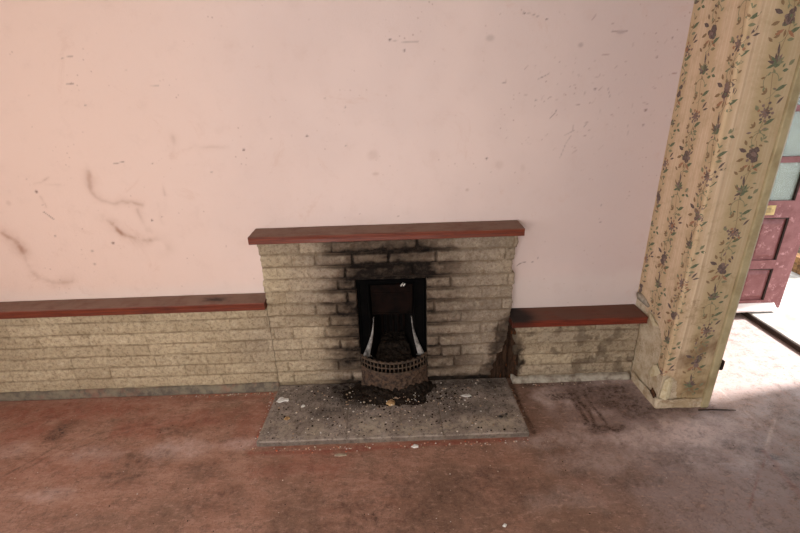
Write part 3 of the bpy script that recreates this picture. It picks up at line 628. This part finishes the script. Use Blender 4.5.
# ---------------------------------------------------------------- timber shelves
def plank(name, x0, x1, y0, z0, z1, mat, seed, burn=None, endcut=0):
    X = np.arange(x0, x1+.001, .02); X[-1] = x1
    m = MB(); n = len(X); prof = []
    r = random.Random(seed)
    ys = np.linspace(-.001, y0, 9)
    for i, x in enumerate(X):
        w = [(float(ys[j]), z1 - (.0022*float(fbm(np.array([x*6.]), np.array([j*.7]), 3, seed)[0]))) for j in range(9)]
        w[-1] = (y0+.004, w[-1][1]); w.append((y0, z1-.006)); w.append((y0 + .002*float(vn(np.array([x*9.]), np.array([1.]), seed)[0]), (z0+z1)/2)); w.append((y0, z0+.003)); w.append((y0+.003, z0)); w.append((-.001, z0))
        prof.append([(x + (endcut*(-q[0]) if i == n-1 else 0), q[0], q[1]) for q in w])
    k_ = len(prof[0]); vs = [q for pr in prof for q in pr]; fsx = []
    for i in range(n-1):
        for j in range(k_):
            a = i*k_+j; b = i*k_+(j+1) % k_; fsx.append((a, a+k_, b+k_, b))
    fsx += [tuple(range(k_)), tuple(range((n-1)*k_, n*k_))[::-1]]
    m.add(vs, fsx)
    o = m.build(name, mat)
    C = np.zeros((len(vs), 4))
    if burn is not None: 
        A = np.array(vs); C[:, 0] = burn(A[:, 0], A[:, 1], A[:, 2])
    at = o.data.color_attributes.new('Mask', 'FLOAT_COLOR', 'POINT'); at.data.foreach_set('color', C.ravel())
    return o
mt = plank('mantel_shelf', -.841, .640, -.163, .9965, 1.0395, TIMBER, 3)
tag(mt, 'thick reddish-brown timber mantel shelf on top of the stone fireplace surround', 'mantel shelf')
ll = plank('ledge_shelf', -2.9, -.8185, -.136, .588, .637, TIMBER, 5, burn=lambda x, y, z: .9*sst(.05, .0, np.hypot((x+1.12)/2.6, y+.07)*1.2 + (fbm(x*30, y*60, 3, 4)-.5)*.03)*(z > .62))
tag(ll, 'long dusty reddish-brown timber ledge on the low wall left of the fireplace', 'shelf')
rl = plank('ledge_shelf', .612, 1.406, -.166, .428, .474, TIMBER_D, 7, burn=lambda x, y, z: sst(.80, .66, x + .3*(y+.07) + (fbm(x*12, y*20, 3, 8)-.5)*.12)*(.6+.4*(z > .46)))
tag(rl, 'short dark red timber ledge, blackened at its left end, right of the fireplace', 'shelf')

# ---------------------------------------------------------------- hearth
he = empty('hearth', (-.1, -.35, 0)); tag(he, 'raised grey hearth of three concrete slabs strewn with soot and grit, before the fireplace', 'hearth')
def soot_h(U, V):
    n = fbm(U*6, V*6, 4, 100); n2 = fbm(U*30, V*30, 4, 103)
    s = sst(1.4, .45, np.hypot((U-CX)/.40, (V+.16)/.18) + (n-.5)*.9)
    s = np.maximum(s, .55*sst(1.3, .3, np.hypot((U+.1)/.75, (V+.2)/.16) + (n-.5)*1.))
    s = np.maximum(s, .75*sst(1.2, .3, np.hypot((U-.25)/.45, (V+.15)/.09) + (n-.5)*.8))
    s = np.maximum(s, .4*sst(1.2, .3, np.hypot((U-.34)/.26, (V+.37)/.09) + (n-.5)*.9))
    s = np.maximum(s, .6*sst(1.2, .3, np.hypot((U+.50)/.12, (V+.36)/.07) + (n-.5)*.9))
    s = np.maximum(s, .8*sst(1.2, .3, np.hypot((U-.52)/.06, (V+.46)/.025) + (n-.5)*.6))
    return np.clip(s*(.6+.6*n2), 0, 1)
def slab(xa0, xa1, xb0, xb1, sd):
    U = np.linspace(0, 1, 70); V = np.linspace(0, 1, 60)
    yb, yf = YB-.006, -.578
    def pos(A, B):
        # B: 0 front foot .. up, over, back
        t = B
        X = (xb0+(xb1-xb0)*A)*(1-t) + (xa0+(xa1-xa0)*A)*t
        Y = yf + (yb-yf)*np.clip((t-.06)/.94, 0, 1) + .006*(fbm(A*9, t*0, 3, sd)-.5)*(t < .1)
        e = np.minimum(A, 1-A)*(xb1-xb0)
        Z = np.where(t < .05, HZ*.0 + HZ*(t/.05)*.92, HZ - .002*np.exp(-e/.004) - .004*np.exp(-(t-.05)/.02) + (fbm(X*14, Y*14, 3, sd)-.5)*.003)
        return X, Y, Z
    def cols(A, B):
        X, Y, Z = pos(A, B)
        return soot_h(X, Y), sst(.11, .0, np.abs(Y+.50))*sst(.30, .55, fbm(X*6, Y*6, 4, 108)) + 0*X, X*0, X*0
    o = grid_mesh('slab', U, np.concatenate([np.linspace(0, .06, 7), V[V > .065]]), pos, colors=cols, mat=SLAB, parent=he, smooth=True)
    return o
slab(-.812, -.371, -.832, -.351, 1); slab(-.369, .161, -.349, .167, 2); slab(.163, .614, .170, .626, 3)
m = MB(); m.box((-.806, -.572, .0), (.606, YB-.008, .026)); m.build('bedding_mortar', MORTAR, he)

# ---------------------------------------------------------------- cast iron fireplace insert
fi = empty('fireplace_insert', (CX, -.07, HZ)); tag(fi, 'black cast-iron fireplace insert set in the stone opening, hood above a dark firebox', 'fireplace insert')
x0, x1 = OX0+.004, OX1-.004; yf = -.082; iw = .135
m = MB()
m.box((x0, yf, .0), (CX-iw, yf+.02, .738)); m.box((CX+iw, yf, .0), (x1, yf+.02, .738)); m.box((CX-iw, yf, .705), (CX+iw, yf+.02, .738))
m.tube([(CX-iw, yf-.003, .04), (CX-iw, yf-.003, .706), (CX+iw, yf-.003, .706), (CX+iw, yf-.003, .04)], .006, 8)
m.tube([(x0+.012, yf-.002, .04), (x0+.012, yf-.002, .728), (x1-.012, yf-.002, .728), (x1-.012, yf-.002, .04)], .005, 8)
m.build('frame', IRON, fi, bevel=.003)
m = MB()   # splayed firebox lining
bw, yb = .085, .17
m.add([(CX-iw, yf+.012, 0), (CX-iw, yf+.012, .72), (CX-bw, yb, .72), (CX-bw, yb, 0)], [(3, 2, 1, 0)])
m.add([(CX+iw, yf+.012, 0), (CX+iw, yf+.012, .72), (CX+bw, yb, .72), (CX+bw, yb, 0)], [(0, 1, 2, 3)])
m.add([(CX-bw, yb, 0), (CX-bw, yb, .72), (CX+bw, yb, .72), (CX+bw, yb, 0)], [(3, 2, 1, 0)])
m.add([(CX-iw, yf+.012, .72), (CX+iw, yf+.012, .72), (CX+bw, yb, .72), (CX-bw, yb, .72)], [(0, 1, 2, 3)])
m.build('fireback', SOOT, fi)
for i in range(5):
    m = MB(); xx = CX-.07+.035*i; m.tube([(xx, yb-.012, .20), (xx, yb-.016, .50)], .009, 8); m.build('fireback_rib', IRON_R, fi)
m = MB()   # hood
m.add([(CX-iw+.012, yf+.004, .695), (CX+iw-.012, yf+.004, .695), (CX+iw-.012, yf+.02, .60), (CX-iw+.012, yf+.02, .60), (CX+iw-.016, yf+.030, .495), (CX-iw+.016, yf+.030, .495),
       (CX-iw+.012, yf+.05, .695), (CX+iw-.012, yf+.05, .695), (CX+iw-.016, yf+.05, .495), (CX-iw+.016, yf+.05, .495)],
      [(0, 3, 2, 1), (3, 5, 4, 2), (0, 1, 7, 6), (1, 2, 4, 8, 7), (0, 6, 9, 5, 3), (5, 9, 8, 4), (6, 7, 8, 9)])
m.tube([(CX-iw+.016, yf+.028, .497), (CX+iw-.016, yf+.028, .497)], .006, 8)
m.tube([(CX-iw+.014, yf+.012, .640), (CX+iw-.014, yf+.012, .640)], .004, 8)
m.build('hood', IRON_R, fi, bevel=.002)
for s in (-1, 1):
    m = MB(); pts = []
    n = 12; P = []
    for i in range(n+1):
        t = i/n; z = .485 - .245*t; w = .008+.056*t**1.8
        xo = iw - .022 + .052*t**1.8; y = yf - .004 - .045*t**1.5
        P.append([(CX+s*(xo-w*.5), y+.012, z), (CX+s*xo, y-.004, z), (CX+s*(xo+w*.55), y+.004, z), (CX+s*(xo+w*.4), y+.016, z)])
    vs = [q for r_ in P for q in r_]; F = []
    for i in range(n):
        for j in range(4): F.append((i*4+j, i*4+(j+1) % 4, (i+1)*4+(j+1) % 4, (i+1)*4+j))
    F += [(0, 1, 2, 3), tuple(n*4+j for j in (3, 2, 1, 0))]
    m.add(vs, F); o = m.build('cheek', ASHY, fi, smooth=True); o['label'] = 'side cheek coated in pale grey ash'
    sb = o.modifiers.new('s', 'SUBSURF'); sb.levels = sb.render_levels = 1
# fallen ash lump on the hood
m = MB()
for i in range(5): m.tube([(CX+.055+.005*i, yf-.004, .688+.006*(i % 3)), (CX+.058+.005*i, yf-.002, .696+.006*(i % 3))], .0035, 6)
m.build('mortar_drip', CHIPW, fi)

# ---------------------------------------------------------------- bowed grate front
HW, SAG = .200, .097; RR = (HW*HW+SAG*SAG)/(2*SAG); YE = -.120; YC = YE - SAG + RR; TH = math.asin(HW/RR)
gr = empty('grate_front', (CX, YE-.05, HZ)); tag(gr, 'bowed rusty grate front with pierced top rail standing on the hearth at the opening', 'fire grate')
def arc(t, r=RR): a = TH*t; return CX + r*math.sin(a), YC - r*math.cos(a)
N = 48
def rail(z, r): m.tube([(*arc(-1+2*i/N), z) for i in range(N+1)], r, 8)
ZT, ZM, ZL = .248, .212, .176
m = MB(); rail(ZT, .0075); rail(ZM, .005); rail(ZL, .0065)
m.build('rail', RUST_D, gr, smooth=True)
m = MB()
for i in range(19):
    t = -.97+1.94*i/18; a = arc(t); m.tube([(a[0], a[1], ZL-.004), (a[0], a[1], ZT+.002)], .0046, 6)
m.build('lattice', RUST_D, gr, smooth=True)
for i in range(14):
    t = -.96+1.92*i/13; a = arc(t, RR+.001); m = MB()
    m.tube([(a[0], a[1]-.003, ZT+.006), (a[0], a[1]+.004, ZT+.006)], .008, 8); m.build('finial', RUST_D, gr)
def ap_pos(U, V):
    emb = .006*np.exp(-((np.hypot(U*1.9, (V-.105)*14)-.55)/.10)**2) + .006*np.exp(-(np.hypot(U*1.9, (V-.105)*14)/.22)**2) + .005*np.exp(-((np.hypot((np.abs(U)-.62)*3, (V-.105)*14)-.5)/.12)**2)
    emb = emb + (fbm(U*26, V*90, 3, 140)-.5)*.008 + .006*np.exp(-((V-.155)/.004)**2)
    r = RR + .004 + emb + .014*sst(.09, .036, V)
    a = TH*U; return CX + r*np.sin(a), YC - r*np.cos(a), V
o = grid_mesh('apron', np.linspace(-1, 1, 150), np.linspace(HZ, ZL-.002, 40), ap_pos, mat=RUST, parent=gr)
sol = o.modifiers.new('thick', 'SOLIDIFY'); sol.thickness = .008; sol.offset = -1

# ash and cinders
r_ = random.Random(9)
ab = grid_mesh('ash_bed', np.linspace(CX-.19, CX+.19, 80), np.linspace(-.22, .15, 80),
    lambda U, V: (U, V, .195 + .05*sst(-.22, .08, V) + (fbm(U*40, V*40, 4, 150)-.5)*.035 - .03*np.abs((U-CX)/.19)**2),
    keep=lambda u, v: ((v > YE+.03) & (np.abs(u-CX) < np.where(v < yf, HW-.02, iw-.02-.2*np.clip(v-yf, 0, 1)))) | ((v <= YE+.03) & (np.hypot(u-CX, v-YC) < RR-.014)), mat=CINDER)
tag(ab, 'bed of black ash and cinders heaped inside the grate', 'ash', kind='stuff')
ap = grid_mesh('ash_spill', np.linspace(CX-.36, CX+.40, 150), np.linspace(-.42, YB-.02, 80),
    lambda U, V: (U, V, HZ - .004 + .045*np.clip(sst(1.05, .35, np.hypot((U-CX-.0)/.34, (V+.17)/.18) + (fbm(U*9, V*9, 3, 160)-.5)*.7), 0, 1)*(.5+.9*fbm(U*45, V*45, 4, 161))),
    keep=lambda u, v: (np.hypot((u-CX)/.34, (v+.17)/.18) + (fbm(u*9, v*9, 3, 160)-.5)*.7 < 1.0) & ~((np.hypot(u-CX, v-YC) < RR+.006) & (v > YE-SAG-.01)), mat=CINDER)
tag(ap, 'drift of black soot and cinders spilled on the hearth around the grate', 'soot', kind='stuff')

def chip(m, x, y, z, s, colr, rnd, flat=.6):
    # small irregular stone: distorted octahedron
    a0 = rnd.random()*6.3; vs = []
    for i in range(5):
        a = a0 + i*1.2566; r = s*rnd.uniform(.6, 1.1); vs.append((x+r*math.cos(a), y+r*math.sin(a), z+s*flat*rnd.uniform(.1, .5)))
    vs.append((x, y, z+s*flat*rnd.uniform(.8, 1.2))); vs.append((x, y, z-.0004))
    m.add(vs, [(i, (i+1) % 5, 5) for i in range(5)] + [((i+1) % 5, i, 6) for i in range(5)], 0, colr)
PALE = [lin(c) for c in ((218, 208, 194), (196, 180, 158), (168, 142, 120), (206, 200, 194), (156, 134, 110))]
DARK = [lin(c) for c in ((30, 24, 20), (52, 40, 32), (44, 30, 24))]
REDC = [lin(c) for c in ((190, 100, 74), (204, 140, 112), (214, 172, 146))]
m = MB(); R2 = random.Random(77)
for i in range(1900):     # on the slabs
    x = R2.uniform(-.80, .60); y = -.12 - .45*R2.random()
    if math.hypot((x-CX)/.24, (y+.12)/.13) < 1: continue
    near = math.exp(-(math.hypot((x-CX)/.35, (y+.3)/.14))**2)
    if R2.random() > .35+.6*near: continue
    c = R2.choice(PALE) if R2.random() < .5 else R2.choice(DARK)
    chip(m, x, y, HZ+.0005, R2.choice((.0018, .0024, .003, .004, .0055, .0075)), c, R2)
o = m.build('hearth_grit', CRUMB, colors=True); tag(o, 'pale and black grit scattered over the raised grey hearth', 'grit', kind='stuff')
m = MB()
for i in range(330):
    a = R2.gauss(0, 1); x = CX + .17*a; 
    y = -.245 - abs(R2.gauss(0, .055)) + .25*min(abs(x-CX), .4)**1.3; y = min(y, -.125)
    chip(m, x, y, HZ+.006+.012*R2.random(), R2.choice((.003, .004, .006, .009)), R2.choice(PALE+DARK+DARK+DARK), R2, .9)
o = m.build('ash_crumbs', CRUMB, colors=True); tag(o, 'cinders and pale crumbs lying on the soot drift before the grate', 'cinders', kind='stuff')
m = MB()
for i in range(420):     # along the wall foot and hearth sides
    u_ = R2.random()
    if u_ < .38: x = -.85 - abs(R2.gauss(0, .30)); y = -.128 - abs(R2.gauss(0, .010))
    elif u_ < .5: x = -.845+R2.gauss(0, .008); y = R2.uniform(-.60, -.13)
    elif u_ < .85: x = R2.uniform(-.86, .63); y = -.612+R2.gauss(0, .010)
    elif u_ < .93: x = .635+R2.gauss(0, .008); y = R2.uniform(-.58, -.14)
    else: x = R2.uniform(.66, 1.39); y = -.14-abs(R2.gauss(0, .012))
    chip(m, x, y, .002, R2.choice((.002, .003, .004, .006)), R2.choice(REDC+PALE), R2)
for i in range(260):
    x = R2.uniform(-2.2, 1.9); y = R2.uniform(-1.25, -.2)
    if -.86 < x < .66 and y > -.64: continue
    if 1.36 < x and y > -.44: continue
    chip(m, x, y, .001, R2.choice((.0018, .0024, .003, .004)), R2.choice(PALE[:4] if R2.random() < .5 else DARK), R2)
o = m.build('floor_crumbs', CRUMB, colors=True); tag(o, 'paint flakes and grit scattered on the red floor along walls and hearth', 'crumbs', kind='stuff')

def shard(name, pts, z, h, mat, label, cat):
    m = MB(); n = len(pts); cx = sum(p[0] for p in pts)/n; cy = sum(p[1] for p in pts)/n
    vs = [(x, y, z) for x, y in pts] + [(cx+(x-cx)*.92, cy+(y-cy)*.92, z+h*(.7+.3*((i*37) % 5)/4)) for i, (x, y) in enumerate(pts)] + [(cx, cy, z+h*1.15)]
    m.add(vs, [tuple(range(n))[::-1]] + [(i, (i+1) % n, n+(i+1) % n, n+i) for i in range(n)] + [(n+i, n+(i+1) % n, 2*n) for i in range(n)])
    return tag(m.build(name, mat, bevel=.0006), label, cat)
Z1 = HZ+.0025
shard('plaster_chip', [(-.800, -.262), (-.775, -.275), (-.750, -.262), (-.722, -.258), (-.728, -.238), (-.752, -.236), (-.768, -.222), (-.786, -.230)], Z1, .006, CHIPW, 'large white plaster flake at the back left corner of the hearth', 'plaster chip')
shard('plaster_chip', [(-.640, -.318), (-.628, -.324), (-.616, -.312), (-.624, -.300), (-.638, -.304)], Z1, .005, CHIPW, 'small white plaster flake on the hearth, right of the large flake', 'plaster chip')
shard('stone_chip', [(-.720, -.418), (-.700, -.428), (-.684, -.414), (-.696, -.398), (-.714, -.402)], Z1, .005, CHIPY, 'buff crumb of stone near the left edge of the hearth', 'stone chip')
shard('stone_chip', [(-.142, -.325), (-.120, -.345), (-.092, -.335), (-.088, -.315), (-.106, -.300), (-.132, -.305)], Z1+.004, .016, CHIPY, 'buff stone chip in front of the middle of the grate', 'stone chip')
shard('plaster_chip', [(.300, -.270), (.330, -.284), (.368, -.278), (.362, -.262), (.334, -.256)], Z1, .005, CHIPW, 'pale plaster flake on the right half of the hearth', 'plaster chip')
shard('stone_chip', [(-.012, -.622), (.004, -.632), (.028, -.628), (.030, -.614), (.008, -.608)], .002, .008, CHIPW, 'pale chip on the red floor against the hearth front edge', 'stone chip')
shard('stone_chip', [(-.410, -.664), (-.380, -.668), (-.345, -.664), (-.345, -.652), (-.385, -.648), (-.408, -.652)], .0015, .003, simple('grey_flake', (176, 160, 140), .9), 'flat grey flake on the floor just before the hearth front', 'stone chip')
shard('stone_chip', [(.362, -1.092), (.374, -1.098), (.384, -1.088), (.374, -1.080)], .0015, .007, CHIPW, 'white crumb on the bare floor at the bottom of the photo', 'stone chip')
for i, (x, y, s, lab) in enumerate([(.500, -.462, .016, 'larger black coal bit near the front right corner of the hearth'), (.535, -.442, .010, 'small black coal bit behind the larger coal bit on the hearth')]):
    m = MB(); chip(m, x, y, HZ+.002, s, (1, 1, 1, 1), R2, .8); tag(m.build('coal_lump', COAL, bevel=.001), lab, 'coal')
m = MB(); m.tube([(1.640, -.428, .006), (1.72, -.433, .009), (1.79, -.436, .006), (1.845, -.441, .006)], [.0035, .004, .0035, .002], 7)
tag(m.build('twig', TWIG), 'thin dark stick on the floor at the foot of the wallpapered pier', 'stick')

# ---------------------------------------------------------------- hall, front door and outside
wall('wall_hall', [((1.72, .86, 0), (3.0, .95, 2.45)), ((2.69, .700, 0), (2.98, .86, 2.45)), ((2.69, -4.3, 0), (2.98, -.20, 2.45)), ((2.69, -.20, 2.10), (2.98, .700, 2.45))], HALLP)
m = MB(); m.box((2.688, -.20, -.1), (3.00, .70, .042)); o = m.build('trim_4', CONC, bevel=.006); tag(o, kind='structure')
m = MB(); m.box((2.678, -.20, -.004), (2.6865, .70, .036)); m.build('riser_shade', DARKEDGE, o)  # unlit face of the sill, its shade given by the dark colour
m = MB()
m.box((2.905, .655, .043), (2.975, .699, 2.06)); m.box((2.905, -.199, .043), (2.975, -.155, 2.06)); m.box((2.905, -.155, 2.0), (2.975, .655, 2.06))
o = m.build('trim_5', RED, bevel=.004); tag(o, kind='structure')
dr = empty('door_1', (2.9, .64, .05)); tag(dr, kind='structure')
DX0, DX1, DY0, DY1 = 2.11, 2.898, .618, .660
cols_x = [(2.225, 2.455), (2.575, 2.795)]
rows = [(.135, .400, 'p'), (.470, .800, 'p'), (.925, 1.195, 'g'), (1.235, 1.530, 'g'), (1.570, 1.900, 'g')]
m = MB()
for a, b in ((DX0, cols_x[0][0]), (cols_x[0][1], cols_x[1][0]), (cols_x[1][1], DX1)): m.box((a, DY0, .050), (b, DY1, 1.99))
zz = [.050] + [q for r0 in rows for q in r0[:2]] + [1.99]
for a, b in cols_x:
    for i in range(0, len(zz), 2): m.box((a, DY0+.0005, zz[i]), (b, DY1-.0005, zz[i+1]))
m.build('leaf_frame', RED, dr)
for a, b in cols_x:
    for z0, z1, ty in rows:
        if ty == 'p':
            m = MB(); m.box((a-.002, .634, z0-.002), (b+.002, .648, z1+.002))
            m.add([(a+.022, .633, z0+.022), (b-.022, .633, z0+.022), (b-.022, .633, z1-.022), (a+.022, .633, z1-.022), (a+.045, .622, z0+.045), (b-.045, .622, z0+.045), (b-.045, .622, z1-.045), (a+.045, .622, z1-.045)],
                  [(4, 5, 6, 7), (0, 1, 5, 4), (1, 2, 6, 5), (2, 3, 7, 6), (3, 0, 4, 7)])
            p = m.build('panel', RED, dr)
            m = MB()
            for (q, w) in (((a, .6205, z0), (a+.010, .634, z1)), ((b-.010, .6205, z0), (b, .634, z1)), ((a, .6205, z1-.008), (b, .634, z1))): m.box(q, w)
            m.build('panel_edge_shade', DARKEDGE, p)  # dark strips paint the shade along the panel recess edges
        else:
            m = MB(); m.box((a-.004, .636, z0-.004), (b+.004, .641, z1+.004)); p = m.build('glass_pane', GLASS, dr)
            m = MB(); m.box((a, .6205, z0), (a+.010, .636, z1)); m.box((b-.010, .6205, z0), (b, .636, z1)); m.build('glazing_bead', DARKEDGE, p)
m = MB(); m.prism([(2.12, DY0, .052), (2.12, DY0-.045, .056), (2.12, DY0-.045, .070), (2.12, DY0, .112)], (.765, 0, 0)); m.build('weatherboard', WHITEP, dr, bevel=.003)
m = MB(); m.box((2.40, DY0-.004, .825), (2.668, DY0, .895)); m.build('letter_plate', BRASS, dr, bevel=.0015)
m = MB(); m.box((2.43, DY0-.009, .842), (2.635, DY0-.004, .878)); m.build('letter_flap', simple('worn_brass', (170, 142, 84), .45, .6), bpy.data.objects['letter_plate'], bevel=.0015)

# outside ground: paving, planted border
m = MB(); m.box((3.001, -6, -.20), (9.0, 9, -.055)); tag(m.build('ground_outside', CONC), kind='structure')
m = MB(); m.box((3.85, 1.40, -.055), (5.9, 1.50, .10)); m.box((3.85, 1.50, -.055), (3.95, 5.6, .10))
tag(m.build('timber_edging', SOIL, bevel=.006), 'brown timber edging of the planted border outside the front door', 'edging')
m = MB(); m.box((3.952, 1.502, -.055), (5.9, 5.6, .06)); tag(m.build('soil_bed', simple('garden_soil', (88, 68, 50), .95, bump=.004)), kind='structure')
def shrub(cx, cy, R0, n, seed, label):
    r = random.Random(seed); t = empty('shrub', (cx, cy, .06)); tag(t, label, 'shrub', 'shrubs outside the front door')
    m = MB()
    for i in range(9):
        a = r.random()*6.3; m.tube([(cx, cy, .058), (cx+.3*R0*math.cos(a), cy+.3*R0*math.sin(a), .06+R0*.6), (cx+.8*R0*math.cos(a), cy+.8*R0*math.sin(a), .06+R0*1.3)], [.012, .008, .003], 5)
    m.build('stem', STEM, t)
    m = MB()
    for i in range(n):
        a = r.random()*6.3; e = r.uniform(-.9, 1.57); q = R0*r.uniform(.55, 1)
        c = Vector((cx+q*math.cos(a)*math.cos(e), cy+q*math.sin(a)*math.cos(e), .06+R0*.95+q*.9*math.sin(e)))
        d = Vector((r.uniform(-1, 1), r.uniform(-1, 1), r.uniform(-.6, .8))).normalized(); s_ = d.orthogonal().normalized(); L = r.uniform(.05, .09)
        m.add([c-d*L*.5, c+s_*L*.22, c+d*L*.5, c-s_*L*.22], [(0, 1, 2, 3)])
    m.build('foliage', LEAF, t)
shrub(4.30, 1.95, .33, 700, 1, 'leafy green shrub nearest the open front door'); shrub(4.9, 2.75, .45, 900, 2, 'larger leafy green shrub behind the one nearest the front door')

# ---------------------------------------------------------------- light: daylight at the windows, sun and sky at the front door
def area(name, loc, rot, sx, sy, power, c):
    l = bpy.data.lights.new(name, 'AREA'); l.shape = 'RECTANGLE'; l.size = sx; l.size_y = sy; l.energy = power; l.color = c
    o = bpy.data.objects.new(name, l); col.objects.link(o); o.location = loc; o.rotation_euler = rot; return o
area('window_daylight', (-.8, -4.31, 1.5), (math.radians(90), 0, 0), 2.7, 1.28, 84, (1, .965, .92))
area('side_window_daylight', (-3.02, -2.4, 1.5), (math.radians(90), 0, math.radians(-90)), 2.3, 1.28, 7, (1, .96, .9))
sl = bpy.data.lights.new('sun', 'SUN'); sl.energy = 13; sl.angle = math.radians(6); sl.color = (1, .97, .93)
so = bpy.data.objects.new('sun', sl); col.objects.link(so)
so.rotation_euler = Vector((-1, -.14, -1.0)).to_track_quat('-Z', 'Y').to_euler(); so.location = (5, 1, 4)
w = bpy.data.worlds.new('sky'); S.world = w; w.use_nodes = True
bg = w.node_tree.nodes['Background']; bg.inputs[0].default_value = (.93, .96, 1, 1); bg.inputs[1].default_value = 3.2

# ---------------------------------------------------------------- camera
CAM = dict(cx=-.0583, D=2.4316, h=1.7821, yaw=.0103, pitch=.3923, roll=-.0297, f=446.46)
def ray(x, y):
    c, s = math.cos(CAM['roll']), math.sin(CAM['roll']); dx, dy = x-400, y-266.5
    a = c*dx+s*dy; b = -s*dx+c*dy; v = (a/CAM['f'], 1., -b/CAM['f'])
    cp, sp = math.cos(CAM['pitch']), math.sin(CAM['pitch'])
    r = (v[0], cp*v[1]+sp*v[2], -sp*v[1]+cp*v[2]); cy, sy = math.cos(CAM['yaw']), math.sin(CAM['yaw'])
    return Vector((cy*r[0]+sy*r[1], -sy*r[0]+cy*r[1], r[2]))
f0 = ray(400, 266.5).normalized(); rt = (ray(401, 266.5)-ray(400, 266.5)).normalized(); up = rt.cross(f0).normalized()
cd = bpy.data.cameras.new('camera'); cd.sensor_width = 36; cd.lens = CAM['f']/800*36; cd.clip_start = .02
cam = bpy.data.objects.new('camera', cd); col.objects.link(cam)
M = Matrix((rt, up, -f0)).transposed().to_4x4(); M.translation = (CAM['cx'], -CAM['D'], CAM['h']); cam.matrix_world = M
S.camera = cam
S.view_settings.view_transform = 'Standard'; S.view_settings.look = 'None'; S.view_settings.gamma = 1; S.view_settings.use_curve_mapping = False
S.view_settings.exposure = 0.0
